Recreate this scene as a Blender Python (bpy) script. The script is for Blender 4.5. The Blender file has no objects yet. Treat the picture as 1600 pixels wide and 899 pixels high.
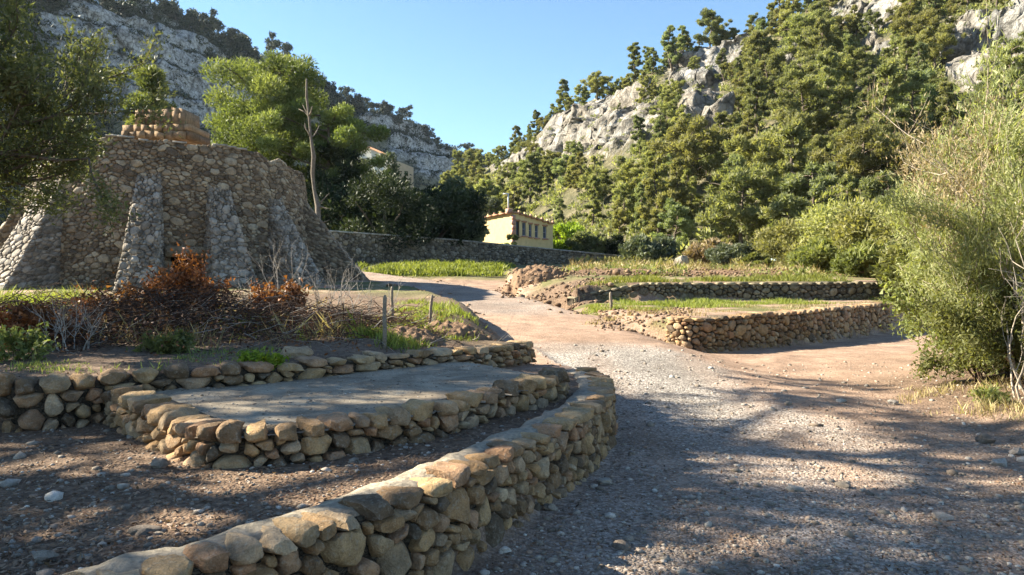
import bpy, math, random
import numpy as np
from mathutils import Vector, Matrix

# ------------------------------------------------------------------ camera, sky, sun, exposure
sc = bpy.context.scene
col = sc.collection
F, HX, HY, CAMZ = 1150.0, 800.0, 430.0, 1.6
cam = bpy.data.cameras.new('camera')
cam.sensor_width = 36.0
cam.lens = 36.0 * F / 1600.0
cam.shift_y = -19.5 / 1600.0
cam.clip_start = 0.05
cam.clip_end = 5000
camo = bpy.data.objects.new('camera', cam)
camo.location = (0, 0, CAMZ)
camo.rotation_euler = (math.radians(90), 0, 0)
col.objects.link(camo)
sc.camera = camo

SUN_EL = math.radians(31)
SUN_AZ = math.atan2(-0.972, 0.235)                 # from +Y towards +X
S = Vector((math.sin(SUN_AZ) * math.cos(SUN_EL), math.cos(SUN_AZ) * math.cos(SUN_EL), math.sin(SUN_EL)))
world = bpy.data.worlds.new('World')
sc.world = world
world.use_nodes = True
wn = world.node_tree
bg = wn.nodes['Background']
sky = wn.nodes.new('ShaderNodeTexSky')
sky.sky_type = 'NISHITA'
sky.sun_disc = False
sky.sun_elevation = SUN_EL
sky.sun_rotation = SUN_AZ
sky.altitude = 100
sky.air_density = 1.0
sky.dust_density = 0.0
sky.ozone_density = 6.0
wn.links.new(sky.outputs[0], bg.inputs[0])
bg.inputs[1].default_value = 0.068
sun = bpy.data.lights.new('sun', 'SUN')
sun.energy = 5.0
sun.angle = math.radians(0.5)
sun.color = (1.0, 0.95, 0.87)
suno = bpy.data.objects.new('sun', sun)
suno.rotation_euler = S.to_track_quat('Z', 'Y').to_euler()
suno.location = (-40, 20, 40)
col.objects.link(suno)
sc.view_settings.view_transform = 'Standard'
sc.view_settings.look = 'None'
sc.view_settings.gamma = 1
sc.view_settings.exposure = 2.1
sc.view_settings.use_white_balance = True      # the camera's daylight-shade setting
sc.view_settings.white_balance_temperature = 7300
sc.view_settings.white_balance_tint = 5
sc.cycles.use_denoising = True
sc.cycles.max_bounces = 5
sc.cycles.diffuse_bounces = 3
sc.cycles.glossy_bounces = 2
sc.cycles.transmission_bounces = 3
sc.cycles.transparent_max_bounces = 4

# ------------------------------------------------------------------ helpers
def W(px, py, Y):
    return np.array([(px - HX) / F * Y, Y, CAMZ - (py - HY) / F * Y])

def sstep(a, b, x):
    t = np.clip((x - a) / (b - a), 0, 1)
    return t * t * (3 - 2 * t)

def _hash(ix, iy, iz, seed):
    h = (ix.astype(np.uint32) * np.uint32(374761393) + iy.astype(np.uint32) * np.uint32(668265263)
         + iz.astype(np.uint32) * np.uint32(2147483647 - 59) + np.uint32(seed * 144665 % 4294967295))
    h = (h ^ (h >> np.uint32(13))) * np.uint32(1274126177)
    h = h ^ (h >> np.uint32(16))
    h = h * np.uint32(2246822519)
    h = h ^ (h >> np.uint32(15))
    return h.astype(np.float64) / 4294967295.0

def vnoise(p, seed=0):
    p = np.asarray(p, float)
    f = np.floor(p)
    i = f.astype(np.int64)
    u = p - f
    u = u * u * u * (u * (u * 6 - 15) + 10)
    r = 0
    for dx in (0, 1):
        wx = u[..., 0] if dx else 1 - u[..., 0]
        for dy in (0, 1):
            wy = u[..., 1] if dy else 1 - u[..., 1]
            for dz in (0, 1):
                wz = u[..., 2] if dz else 1 - u[..., 2]
                r = r + wx * wy * wz * _hash(i[..., 0] + dx, i[..., 1] + dy, i[..., 2] + dz, seed)
    return r * 2 - 1

def fbm(p, octv=4, seed=0, ridged=False):
    p = np.asarray(p, float)
    a, s, t = 1.0, 0, 0
    for o in range(octv):
        n = vnoise(p, seed + o * 17)
        if ridged:
            n = 1 - 2 * np.abs(n)
        s = s + a * n
        t += a
        a *= 0.5
        p = p * 2.03 + 11.7
    return s / t

def xyz(x, y, z=0):
    x = np.asarray(x, float)
    return np.stack([x, np.broadcast_to(y, x.shape), np.broadcast_to(z, x.shape)], -1)

def make_mesh(name, verts, faces, mat=None, smooth=False, attrs=None, mats=None, midx=None):
    """verts (n,3); faces: (m,k) array or list of such arrays; attrs {name: per-face floats}"""
    if not isinstance(faces, (list, tuple)):
        faces = [faces]
    faces = [np.asarray(f, np.int32) for f in faces if len(f)]
    me = bpy.data.meshes.new(name)
    verts = np.asarray(verts, np.float32)
    me.vertices.add(len(verts))
    me.vertices.foreach_set('co', verts.ravel())
    nl = sum(f.size for f in faces)
    npoly = sum(len(f) for f in faces)
    me.loops.add(nl)
    me.polygons.add(npoly)
    me.loops.foreach_set('vertex_index', np.concatenate([f.ravel() for f in faces]))
    starts, k0 = [], 0
    for f in faces:
        starts.append(k0 + np.arange(len(f)) * f.shape[1])
        k0 += f.size
    me.polygons.foreach_set('loop_start', np.concatenate(starts).astype(np.int32))
    if smooth:
        me.polygons.foreach_set('use_smooth', np.ones(npoly, bool))
    for m in (mats or [mat]):
        if m is not None:
            me.materials.append(m)
    if midx is not None:
        me.polygons.foreach_set('material_index', np.asarray(midx, np.int32))
    me.update(calc_edges=True)
    for k, v in (attrs or {}).items():
        v = np.asarray(v, np.float32)
        if v.ndim == 2:
            a = me.attributes.new(k, 'FLOAT_COLOR', 'POINT')
            a.data.foreach_set('color', np.concatenate([v, np.ones((len(v), 1), np.float32)], 1).ravel())
        elif len(v) == npoly:
            a = me.attributes.new(k, 'FLOAT', 'FACE')
            a.data.foreach_set('value', v)
        else:
            a = me.attributes.new(k, 'FLOAT', 'POINT')
            a.data.foreach_set('value', v)
    return me

def link(name, me, parent=None, label=None, cat=None, group=None, kind=None, loc=None, rot=None, scale=None):
    o = bpy.data.objects.new(name, me)
    col.objects.link(o)
    if parent is not None:
        o.parent = parent
    if label: o['label'] = label
    if cat: o['category'] = cat
    if group: o['group'] = group
    if kind: o['kind'] = kind
    if loc is not None: o.location = tuple(float(v) for v in loc)
    if rot is not None: o.rotation_euler = rot
    if scale is not None: o.scale = scale if hasattr(scale, '__len__') else (scale,) * 3
    return o

def thing(name, label, cat, loc=(0, 0, 0), group=None, rotz=0.0, scale=1.0):
    return link(name, None, None, label, cat, group, None, loc, (0, 0, rotz), scale)

class MB:
    """collects vertices and faces of mixed size into one mesh"""
    def __init__(s):
        s.v, s.f, s.n, s.a = [], {}, 0, {}
    def add(s, v, f, rnd=None):
        v = np.asarray(v, float).reshape(-1, 3)
        s.v.append(v)
        for ff in ([f] if isinstance(f, np.ndarray) else f):
            ff = np.asarray(ff)
            if ff.ndim == 1: ff = ff[None]
            s.f.setdefault(ff.shape[1], []).append(ff + s.n)
            s.a.setdefault(ff.shape[1], []).append(np.full(len(ff), 0.5 if rnd is None else rnd) if np.ndim(rnd) == 0 else np.asarray(rnd))
        s.n += len(v)
    def box(s, c, d, ax=None, rnd=None):
        """box of centre c, full sizes d, axes ax (3 unit rows)"""
        ax = np.eye(3) if ax is None else np.asarray(ax)
        q = np.array([[x, y, z] for z in (-.5, .5) for y in (-.5, .5) for x in (-.5, .5)]) * np.asarray(d)
        s.add(np.asarray(c) + q @ ax, np.array([[0, 2, 3, 1], [4, 5, 7, 6], [0, 1, 5, 4], [2, 6, 7, 3], [0, 4, 6, 2], [1, 3, 7, 5]]), rnd)
    def tube(s, pts, rad, n=6, rnd=None, cap=True):
        pts = np.asarray(pts, float)
        rad = np.broadcast_to(np.asarray(rad, float), (len(pts),))
        t = np.gradient(pts, axis=0)
        t /= np.linalg.norm(t, axis=1)[:, None] + 1e-9
        ref = np.array([0.31, 0.22, 0.92]) if abs(t[0, 2]) < 0.8 else np.array([0.93, 0.2, 0.1])
        a = np.cross(t, ref); a /= np.linalg.norm(a, axis=1)[:, None] + 1e-9
        b = np.cross(t, a)
        th = np.arange(n) / n * 2 * np.pi
        v = pts[:, None] + rad[:, None, None] * (np.cos(th)[None, :, None] * a[:, None] + np.sin(th)[None, :, None] * b[:, None])
        m = len(pts)
        i = np.arange(m - 1)[:, None] * n
        j = np.arange(n)[None]
        f = np.stack([i + j, i + (j + 1) % n, i + n + (j + 1) % n, i + n + j], -1).reshape(-1, 4)
        fs = [f]
        if cap:
            fs += [np.arange(n)[::-1][None], (np.arange(n) + (m - 1) * n)[None]]
        s.add(v.reshape(-1, 3), fs, rnd)
    def mesh(s, name, mat=None, smooth=False, **k):
        ks = sorted(s.f)
        return make_mesh(name, np.concatenate(s.v), [np.concatenate(s.f[q]) for q in ks], mat, smooth,
                         {'rnd': np.concatenate([np.concatenate(s.a[q]) for q in ks])}, **k)

def unit(v):
    v = np.asarray(v, float)
    return v / (np.linalg.norm(v, axis=-1, keepdims=True) + 1e-9)

# ------------------------------------------------------------------ materials
def new_mat(name):
    m = bpy.data.materials.new(name)
    m.use_nodes = True
    nt = m.node_tree
    p = nt.nodes['Principled BSDF']
    p.inputs['Specular IOR Level'].default_value = 0.25
    p.inputs['Roughness'].default_value = 0.9
    return m, nt, p

def N(nt, t, **k):
    n = nt.nodes.new(t)
    for a, b in k.items():
        if a.startswith('i_'):
            n.inputs[a[2:].replace('_', ' ')].default_value = b
        else:
            setattr(n, a, b)
    return n

def ramp(nt, stops, interp='LINEAR'):
    r = nt.nodes.new('ShaderNodeValToRGB')
    cr = r.color_ramp
    cr.interpolation = interp
    while len(cr.elements) < len(stops):
        cr.elements.new(0.5)
    for e, (p, c) in zip(cr.elements, stops):
        e.position = p
        e.color = (*c, 1) if len(c) == 3 else c
    return r

def mixc(nt, a, b, fac, mode='MIX'):
    m = nt.nodes.new('ShaderNodeMix')
    m.data_type = 'RGBA'
    m.blend_type = mode
    for sock, v in ((m.inputs[6], a), (m.inputs[7], b), (m.inputs[0], fac)):
        if hasattr(v, 'is_linked'):
            nt.links.new(v, sock)
        elif isinstance(v, (tuple, list)):
            sock.default_value = (*v, 1)
        else:
            sock.default_value = v
    return m.outputs[2]

def noise_n(nt, scale, detail=4, rough=0.6, vec=None, dist=0.0):
    n = N(nt, 'ShaderNodeTexNoise')
    n.inputs['Scale'].default_value = scale
    n.inputs['Detail'].default_value = detail
    n.inputs['Roughness'].default_value = rough
    n.inputs['Distortion'].default_value = dist
    if vec is not None:
        nt.links.new(vec, n.inputs['Vector'])
    return n

def geo_pos(nt):
    return N(nt, 'ShaderNodeNewGeometry').outputs['Position']

def bump(nt, p, h, strength=0.5, dist=0.02):
    b = N(nt, 'ShaderNodeBump')
    b.inputs['Strength'].default_value = strength
    b.inputs['Distance'].default_value = dist
    nt.links.new(h, b.inputs['Height'])
    nt.links.new(b.outputs[0], p.inputs['Normal'])
    return b

def math_n(nt, op, a, b=None):
    m = N(nt, 'ShaderNodeMath', operation=op)
    for i, v in enumerate((a, b)):
        if v is None: continue
        if hasattr(v, 'is_linked'): nt.links.new(v, m.inputs[i])
        else: m.inputs[i].default_value = v
    return m.outputs[0]

def stone_mat(name, stops, scale=1.0, bstr=0.85, lichen=0.35, lichen_col=(0.50, 0.47, 0.40), dark=(0.07, 0.055, 0.04)):
    m, nt, p = new_mat(name)
    at = N(nt, 'ShaderNodeAttribute', attribute_name='rnd')
    base = ramp(nt, stops)
    nt.links.new(at.outputs['Fac'], base.inputs[0])
    pos = geo_pos(nt)
    n1 = noise_n(nt, 9 * scale, 5, 0.65, pos)
    n2 = noise_n(nt, 34 * scale, 5, 0.7, pos)
    n3 = noise_n(nt, 3.1 * scale, 3, 0.6, pos)
    c = mixc(nt, base.outputs[0], (0.5, 0.5, 0.5), 0.0)
    r1 = ramp(nt, [(0.30, (0.55, 0.55, 0.55)), (0.55, (1, 1, 1)), (0.75, (1.25, 1.22, 1.15))])
    nt.links.new(n1.outputs[0], r1.inputs[0])
    c = mixc(nt, c, r1.outputs[0], 1.0, 'MULTIPLY')
    r2 = ramp(nt, [(0.52, (0, 0, 0)), (0.68, (1, 1, 1))])
    nt.links.new(n2.outputs[0], r2.inputs[0])
    f = math_n(nt, 'MULTIPLY', r2.outputs[0], lichen)
    c = mixc(nt, c, lichen_col, f)
    r3 = ramp(nt, [(0.30, (1, 1, 1)), (0.45, (0, 0, 0))])
    nt.links.new(n3.outputs[0], r3.inputs[0])
    f3 = math_n(nt, 'MULTIPLY', r3.outputs[0], 0.55)
    c = mixc(nt, c, dark, f3)
    nt.links.new(c, p.inputs['Base Color'])
    n4 = noise_n(nt, 110 * scale, 4, 0.75, pos)
    r4 = ramp(nt, [(0.36, (0.62, 0.6, 0.57)), (0.58, (1.08, 1.08, 1.08))])
    nt.links.new(n4.outputs[0], r4.inputs[0])
    nt.links.new(mixc(nt, c, r4.outputs[0], 0.75, 'MULTIPLY'), p.inputs['Base Color'])
    h = math_n(nt, 'ADD', n1.outputs[0], math_n(nt, 'ADD', math_n(nt, 'MULTIPLY', n2.outputs[0], 0.55), math_n(nt, 'MULTIPLY', n4.outputs[0], 0.22)))
    bump(nt, p, h, bstr, 0.045 / scale)
    p.inputs['Roughness'].default_value = 0.88
    return m

OCHRE = [(0.0, (0.13, 0.10, 0.07)), (0.10, (0.25, 0.155, 0.085)), (0.30, (0.42, 0.255, 0.125)), (0.55, (0.50, 0.33, 0.17)),
         (0.75, (0.40, 0.285, 0.18)), (0.88, (0.42, 0.225, 0.12)), (1.0, (0.56, 0.42, 0.27))]
GREYST = [(0.0, (0.10, 0.085, 0.075)), (0.3, (0.21, 0.17, 0.125)), (0.6, (0.30, 0.24, 0.17)), (0.8, (0.34, 0.29, 0.23)), (1.0, (0.42, 0.37, 0.30))]
BROWNST = [(0.0, (0.13, 0.10, 0.075)), (0.4, (0.27, 0.20, 0.135)), (0.7, (0.37, 0.29, 0.20)), (1.0, (0.46, 0.39, 0.29))]
PALEST = [(0.0, (0.14, 0.115, 0.09)), (0.35, (0.27, 0.225, 0.18)), (0.7, (0.37, 0.315, 0.26)), (1.0, (0.50, 0.44, 0.375))]
M_wall = stone_mat('ochre_fieldstone', OCHRE, 1.0)
M_wall_far = stone_mat('ochre_walling', OCHRE, 0.6)
M_terr = stone_mat('terrace_stone', [(0, (0.10, 0.085, 0.06)), (0.4, (0.2, 0.16, 0.1)), (1, (0.36, 0.3, 0.2))], 0.6)
M_kiln = stone_mat('kiln_rubble', BROWNST, 0.5, lichen=0.25, lichen_col=(0.36, 0.31, 0.24))
M_butt = stone_mat('buttress_stone', PALEST, 0.5, lichen=0.3)
M_dark = stone_mat('boundary_stone', GREYST, 0.4, lichen=0.3)
M_lime = stone_mat('pale_limestone', [(0, (0.36, 0.33, 0.29)), (1, (0.55, 0.52, 0.47))], 0.6)

def masonry_mat(name, c1, c2, joint, scale=4.0, zs=1.7):
    """mortared rubble for cores seen between the stones"""
    m, nt, p = new_mat(name)
    pos = geo_pos(nt)
    mp = N(nt, 'ShaderNodeMapping')
    mp.inputs['Scale'].default_value = (scale, scale, scale * zs)
    nt.links.new(pos, mp.inputs[0])
    nz = noise_n(nt, 1.2, 3, 0.6, mp.outputs[0])
    v = mixc(nt, mp.outputs[0], nz.outputs['Color'], 0.25)
    vo = N(nt, 'ShaderNodeTexVoronoi')
    nt.links.new(v, vo.inputs['Vector'])
    ve = N(nt, 'ShaderNodeTexVoronoi', feature='DISTANCE_TO_EDGE')
    nt.links.new(v, ve.inputs['Vector'])
    r = ramp(nt, [(0, c1), (1, c2)])
    nt.links.new(vo.outputs['Color'], r.inputs[0])
    e = ramp(nt, [(0.0, (0, 0, 0)), (0.09, (1, 1, 1))])
    nt.links.new(ve.outputs['Distance'], e.inputs[0])
    c = mixc(nt, joint, r.outputs[0], e.outputs[0])
    n2 = noise_n(nt, 9, 5, 0.7, pos)
    r2 = ramp(nt, [(0.3, (0.6, 0.6, 0.6)), (0.7, (1.2, 1.2, 1.2))])
    nt.links.new(n2.outputs[0], r2.inputs[0])
    c = mixc(nt, c, r2.outputs[0], 1.0, 'MULTIPLY')
    nt.links.new(c, p.inputs['Base Color'])
    h = math_n(nt, 'ADD', e.outputs[0], math_n(nt, 'MULTIPLY', n2.outputs[0], 0.8))
    bump(nt, p, h, 0.8, 0.05)
    return m

M_core = masonry_mat('earth_core', (0.06, 0.045, 0.032), (0.12, 0.09, 0.06), (0.035, 0.028, 0.02), 9)

M_kcore = masonry_mat('kiln_core', (0.2, 0.155, 0.11), (0.32, 0.25, 0.18), (0.15, 0.12, 0.09), 5)
M_bcore = masonry_mat('buttress_core', (0.24, 0.2, 0.16), (0.40, 0.35, 0.29), (0.17, 0.14, 0.115), 5)
M_dcore = masonry_mat('boundary_core', (0.12, 0.1, 0.075), (0.26, 0.22, 0.165), (0.085, 0.07, 0.055), 4)

def plain_mat(name, c, rough=0.85, var=0.25, scale=8, bstr=0.3):
    m, nt, p = new_mat(name)
    n = noise_n(nt, scale, 5, 0.65, geo_pos(nt))
    r = ramp(nt, [(0.3, tuple(x * (1 - var) for x in c)), (0.7, tuple(min(1, x * (1 + var)) for x in c))])
    nt.links.new(n.outputs[0], r.inputs[0])
    nt.links.new(r.outputs[0], p.inputs['Base Color'])
    bump(nt, p, n.outputs[0], bstr, 0.02)
    p.inputs['Roughness'].default_value = rough
    return m

def leaf_mat(name, stops, trans=0.35, objvar=0.12, rough=0.55):
    m, nt, p = new_mat(name)
    at = N(nt, 'ShaderNodeAttribute', attribute_name='rnd')
    oi = N(nt, 'ShaderNodeObjectInfo')
    r = ramp(nt, stops)
    nt.links.new(at.outputs['Fac'], r.inputs[0])
    hs = N(nt, 'ShaderNodeHueSaturation')
    hs.inputs['Saturation'].default_value = 1.0
    nt.links.new(r.outputs[0], hs.inputs['Color'])
    v = math_n(nt, 'ADD', math_n(nt, 'MULTIPLY', oi.outputs['Random'], objvar * 4), 1 - objvar * 2)
    nt.links.new(v, hs.inputs['Value'])
    hv = math_n(nt, 'ADD', math_n(nt, 'MULTIPLY', oi.outputs['Random'], objvar * 0.25), 0.5 - objvar * 0.125)
    nt.links.new(hv, hs.inputs['Hue'])
    nt.links.new(hs.outputs[0], p.inputs['Base Color'])
    p.inputs['Roughness'].default_value = rough
    p.inputs['Specular IOR Level'].default_value = 0.2
    tr = N(nt, 'ShaderNodeBsdfTranslucent')
    nt.links.new(mixc(nt, hs.outputs[0], (1.3, 1.3, 0.6), 1.0, 'MULTIPLY'), tr.inputs[0])
    mx = N(nt, 'ShaderNodeMixShader')
    mx.inputs[0].default_value = trans
    nt.links.new(p.outputs[0], mx.inputs[1])
    nt.links.new(tr.outputs[0], mx.inputs[2])
    nt.links.new(mx.outputs[0], nt.nodes['Material Output'].inputs[0])
    return m

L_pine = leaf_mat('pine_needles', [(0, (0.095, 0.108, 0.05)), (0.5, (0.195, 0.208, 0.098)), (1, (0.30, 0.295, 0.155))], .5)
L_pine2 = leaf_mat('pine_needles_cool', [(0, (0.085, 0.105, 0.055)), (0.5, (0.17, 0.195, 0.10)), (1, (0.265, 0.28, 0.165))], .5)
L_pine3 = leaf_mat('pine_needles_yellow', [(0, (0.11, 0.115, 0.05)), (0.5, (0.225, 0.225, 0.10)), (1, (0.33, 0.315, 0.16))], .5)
L_dark = leaf_mat('holm_oak_leaves', [(0, (0.012, 0.02, 0.009)), (0.6, (0.03, 0.042, 0.018)), (1, (0.06, 0.075, 0.035))], 0.2)
L_grey = leaf_mat('grey_green_leaves', [(0, (0.05, 0.065, 0.04)), (0.6, (0.11, 0.13, 0.08)), (1, (0.19, 0.2, 0.14))], 0.25)
L_far = leaf_mat('distant_scrub', [(0, (0.014, 0.022, 0.014)), (1, (0.05, 0.062, 0.036))], 0.15)
L_olive = leaf_mat('olive_leaves', [(0, (0.06, 0.075, 0.03)), (0.6, (0.13, 0.15, 0.065)), (1, (0.22, 0.22, 0.12))], 0.4)
L_broom = leaf_mat('broom_sprigs', [(0, (0.14, 0.16, 0.06)), (0.5, (0.27, 0.30, 0.13)), (1, (0.42, 0.42, 0.22))], 0.45)
L_buff = leaf_mat('buff_twigs', [(0, (0.17, 0.12, 0.07)), (0.5, (0.3, 0.23, 0.13)), (1, (0.42, 0.36, 0.22))], 0.25)
L_shrub = leaf_mat('shrub_leaves', [(0, (0.07, 0.08, 0.025)), (0.5, (0.16, 0.18, 0.065)), (1, (0.28, 0.28, 0.12))], 0.45)
L_yellow = leaf_mat('yellow_green_leaves', [(0, (0.12, 0.12, 0.045)), (0.5, (0.23, 0.225, 0.09)), (1, (0.33, 0.31, 0.15))], 0.4)
L_lime = leaf_mat('lime_green_leaves', [(0, (0.1, 0.16, 0.02)), (0.5, (0.2, 0.3, 0.035)), (1, (0.32, 0.42, 0.07))], 0.4)
L_rust = leaf_mat('rust_leaves', [(0, (0.05, 0.02, 0.012)), (0.5, (0.16, 0.055, 0.025)), (1, (0.34, 0.13, 0.06))], 0.3)
L_grass = leaf_mat('grass_blades', [(0, (0.09, 0.10, 0.025)), (0.5, (0.18, 0.21, 0.045)), (1, (0.32, 0.33, 0.11))], 0.4)
L_dry = leaf_mat('dry_grass', [(0, (0.16, 0.11, 0.06)), (0.5, (0.3, 0.23, 0.12)), (1, (0.45, 0.38, 0.22))], 0.3)
L_litter = leaf_mat('leaf_litter', [(0, (0.06, 0.035, 0.022)), (0.5, (0.17, 0.09, 0.05)), (1, (0.32, 0.22, 0.14))], 0.1)
M_bark = plain_mat('bark', (0.11, 0.085, 0.065), 0.95, 0.45, 14, 0.8)
M_barkp = plain_mat('pale_bark', (0.36, 0.30, 0.235), 0.9, 0.35, 20, 0.6)
M_barkd = plain_mat('dark_twigs', (0.075, 0.045, 0.032), 0.95, 0.5, 30, 0.3)
M_twigp = plain_mat('grey_twigs', (0.33, 0.29, 0.25), 0.95, 0.4, 30, 0.3)
M_mortar = plain_mat('lime_mortar', (0.27, 0.225, 0.17), .95, .4, 26, .9)
M_stake = plain_mat('weathered_wood', (0.22, 0.18, 0.135), 0.9, 0.35, 40, 0.5)
M_hole = plain_mat('hole_black', (0.012, 0.011, 0.011), 1.0, 0.3, 5, 0.2)  # even near-black for the inside of the stoke hole

# ------------------------------------------------------------------ ground shape
W1 = np.array([(-3.6, 1.2), (-2.4, 1.85), (-1.44, 2.54), (-.80, 3.22), (-.34, 3.92), (.05, 4.72), (.40, 5.4), (.66, 6.0), (.92, 6.9), (1.06, 7.8), (1.06, 8.7), (0.98, 9.2)])
PL = np.array([(-3.40, 6.15), (-2.9, 5.6), (-2.4, 5.02), (-2.05, 4.65), (-1.85, 4.52), (-1.42, 4.62), (-1.03, 4.92), (-.47, 5.42), (-.11, 6.08), (.27, 6.6), (.53, 7.15), (.50, 7.45)])
W3 = np.array([(-9, 5.3), (-6, 5.55), (-4.0, 5.8), (-3.4, 6.15), (-3.0, 6.42), (-2.35, 6.8), (-1.35, 7.77), (-.73, 8.4), (-.2, 9.25), (.12, 9.9), (.3, 10.6)])
W4 = np.array([(3.35, 15.6), (3.2, 15.2), (3.18, 14.9), (3.3, 14.65), (3.55, 14.55), (3.85, 14.72), (5.2, 16.0), (7.4, 18.1), (9.4, 20.2), (11.5, 22.3)])
W5 = np.array([(2.0, 23.6), (2.9, 24.05), (6, 24.5), (9.5, 24.6), (12.5, 25.3), (15, 26.2)])
PATH = np.array([(1.9, -5), (1.9, 9), (1.3, 12), (1.0, 15), (.5, 18), (-.6, 22), (-2.2, 26), (-4.2, 30), (-9, 36), (-16, 40)])

def road_z(y):
    return np.interp(y, [-50, 6, 9, 12, 15, 18, 22, 26, 30, 35, 42, 60, 100, 900], [0, 0, .06, .3, .45, .6, .85, 1.1, 1.35, 1.75, 2.33, 2.9, 4, 9])

def in_poly(x, y, P):
    x, y = np.asarray(x, float), np.asarray(y, float)
    c = np.zeros(x.shape, bool)
    for (x1, y1), (x2, y2) in zip(P, np.roll(P, -1, 0)):
        k = ((y1 > y) != (y2 > y))
        c ^= k & (x < (x2 - x1) * (y - y1) / ((y2 - y1) if y2 != y1 else 1e-9) + x1)
    return c

def dist_line(x, y, P, closed=False):
    x, y = np.asarray(x, float), np.asarray(y, float)
    d = np.full(x.shape, 1e9)
    Q = np.roll(P, -1, 0) if closed else P[1:]
    for (x1, y1), (x2, y2) in zip(P, Q):
        dx, dy = x2 - x1, y2 - y1
        t = np.clip(((x - x1) * dx + (y - y1) * dy) / (dx * dx + dy * dy + 1e-9), 0, 1)
        d = np.minimum(d, np.hypot(x - x1 - t * dx, y - y1 - t * dy))
    return d

def zone(x, y, P, w=0.12):
    """0 outside, 1 deeper than w inside polygon P"""
    return np.where(in_poly(x, y, P), sstep(0, w, dist_line(x, y, P, True)), 0.0)

P_T1 = np.vstack([W1, [(0.9, 10.5), (0.4, 13), (-14, 13), (-14, 1.2)]])
P_T2 = np.vstack([W3, [(0.2, 11.5), (-.6, 14.5), (-1.3, 18), (-2.5, 22), (-4.6, 27), (-6, 32), (-40, 40), (-40, 5.3)]])
P_T3 = np.vstack([W4[1:], [(30, 27), (30, 34), (1.0, 34), (.9, 22), (1.5, 18.5), (2.2, 16.3)]])
P_T4 = np.vstack([W5, [(60, 33), (60, 70), (-1, 70), (-0.2, 32), (0.6, 26)]])

def H(x, y, fine=True):
    x, y = np.asarray(x, float), np.asarray(y, float)
    rz = road_z(y)
    low = np.interp(y, [-50, 6, 14, 19, 24, 40, 60, 900], [0, 0, .06, -.12, -.1, 2.0, 2.9, 9])
    z = rz + (low - rz) * sstep(1.8, 3.6, x - np.interp(y, PATH[:, 1], PATH[:, 0]) + 0.6)
    # right verge bank
    z = z + 0.35 * sstep(4.6, 7.5, x) * sstep(2, 5, y) * (1 - sstep(9.5, 13, y))
    t1 = 0.42 - 0.05 * sstep(-1, -4, x) + (rz + 0.05 - 0.42) * sstep(9.2, 12.0, y + 0.3 * x)
    z = z + (t1 - z) * zone(x, y, P_T1)
    t2 = np.interp(y, [5, 8.5, 12, 20, 27, 40], [.74, .76, .95, 1.12, 1.37, 2.1])
    t2 = t2 - .26 * sstep(-1.9, .2, x) * (1 - sstep(10.5, 13, y))
    dp = dist_line(x, y, PATH)
    k2 = zone(x, y, P_T2) * sstep(0.9, 2.3, np.where(y > 10.5, dp, 9.0))
    z = z + (t2 - z) * k2
    t3 = np.interp(y, [14, 20, 26], [.66, .70, .76])
    k3 = zone(x, y, P_T3, 0.2) * sstep(0.7, 2.2, dp) * np.where(y > 15.0, sstep(0, 2.0, x - np.interp(y, [14.9, 15.6, 16.3, 18.5, 22], [2.4, 1.9, 1.5, .9, .5])), 1)
    z = z + (t3 - z) * k3
    t4 = 1.33 + 0.035 * np.maximum(0, y - 24)
    k4 = zone(x, y, P_T4, 0.2) * sstep(0.9, 2.6, dp) * np.where(y > 23.9, sstep(-.9, 4.2, x + .35 * np.maximum(0, y - 26)), 1)
    z = z + (t4 - z) * k4
    if fine:
        p = xyz(x, y)
        bank = sstep(-.6, .6, x) * (1 - sstep(2.6, 3.6, x)) * sstep(22.6, 23.4, y) * (1 - sstep(27, 29, y))
        z = z + .16 * bank * fbm(p * 1.7, 4, 31)
        z = z + 0.025 * fbm(p * 0.8, 3, 5) + 0.012 * fbm(p * 4, 3, 9)
        z = z + 0.10 * sstep(0.2, 1, k2) * fbm(p * 0.7, 3, 3) * sstep(8, 10, y)
    return z

SLAB_Z = 0.60
P_SLAB = np.vstack([PL[:-1] + 0.0, [(.40, 7.25), (-.45, 8.35), (-.73, 8.4), (-1.35, 7.77), (-2.35, 6.8), (-3.0, 6.42)]])

def gaxis(segs):
    out = [segs[0][0]]
    for a, b, d in segs:
        n = max(1, int(round((b - a) / d)))
        out += list(np.linspace(a, b, n + 1)[1:])
    return np.array(out)

gx = gaxis([(-440, -100, 60), (-100, -40, 6), (-40, -14, 1.0), (-14, -5, .2), (-5, 6.5, .075), (6.5, 18, .25), (18, 45, 1.0), (45, 105, 6), (105, 405, 60)])
gy = gaxis([(-100, -40, 20), (-40, -4, 3), (-4, 1.6, .35), (1.6, 12, .075), (12, 30, .2), (30, 62, .6), (62, 110, 3), (110, 710, 60)])
GX, GY = np.meshgrid(gx, gy)
GZ = H(GX, GY)
nx, ny = len(gx), len(gy)
gi = (np.arange(ny - 1)[:, None] * nx + np.arange(nx - 1)[None])
gf = np.stack([gi, gi + 1, gi + nx + 1, gi + nx], -1).reshape(-1, 4)
gv = np.stack([GX, GY, GZ], -1).reshape(-1, 3)
x, y = gv[:, 0], gv[:, 1]
nz = fbm(xyz(x, y) * 0.9, 3, 21)
nz2 = fbm(xyz(x, y) * 0.35, 3, 22)
dpath = dist_line(x, y, PATH)
t1m, t2m, t3m, t4m = (zone(x, y, P, .3) for P in (P_T1, P_T2, P_T3, P_T4))
gravel = (1 - sstep(1.1, 2.0, dist_line(x, y, np.array([(2.0, 0), (1.9, 6), (1.75, 9), (1.5, 12.2)])) + 0.4 * nz)) * (1 - sstep(12.2, 13.6, y + nz * .6))
gravel = np.maximum(gravel, (.42 + .3 * nz) * sstep(17.5, 19, y) * (1 - sstep(1.0, 1.8, dpath + .4 * nz)) * (1 - sstep(34, 38, y)))
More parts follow.
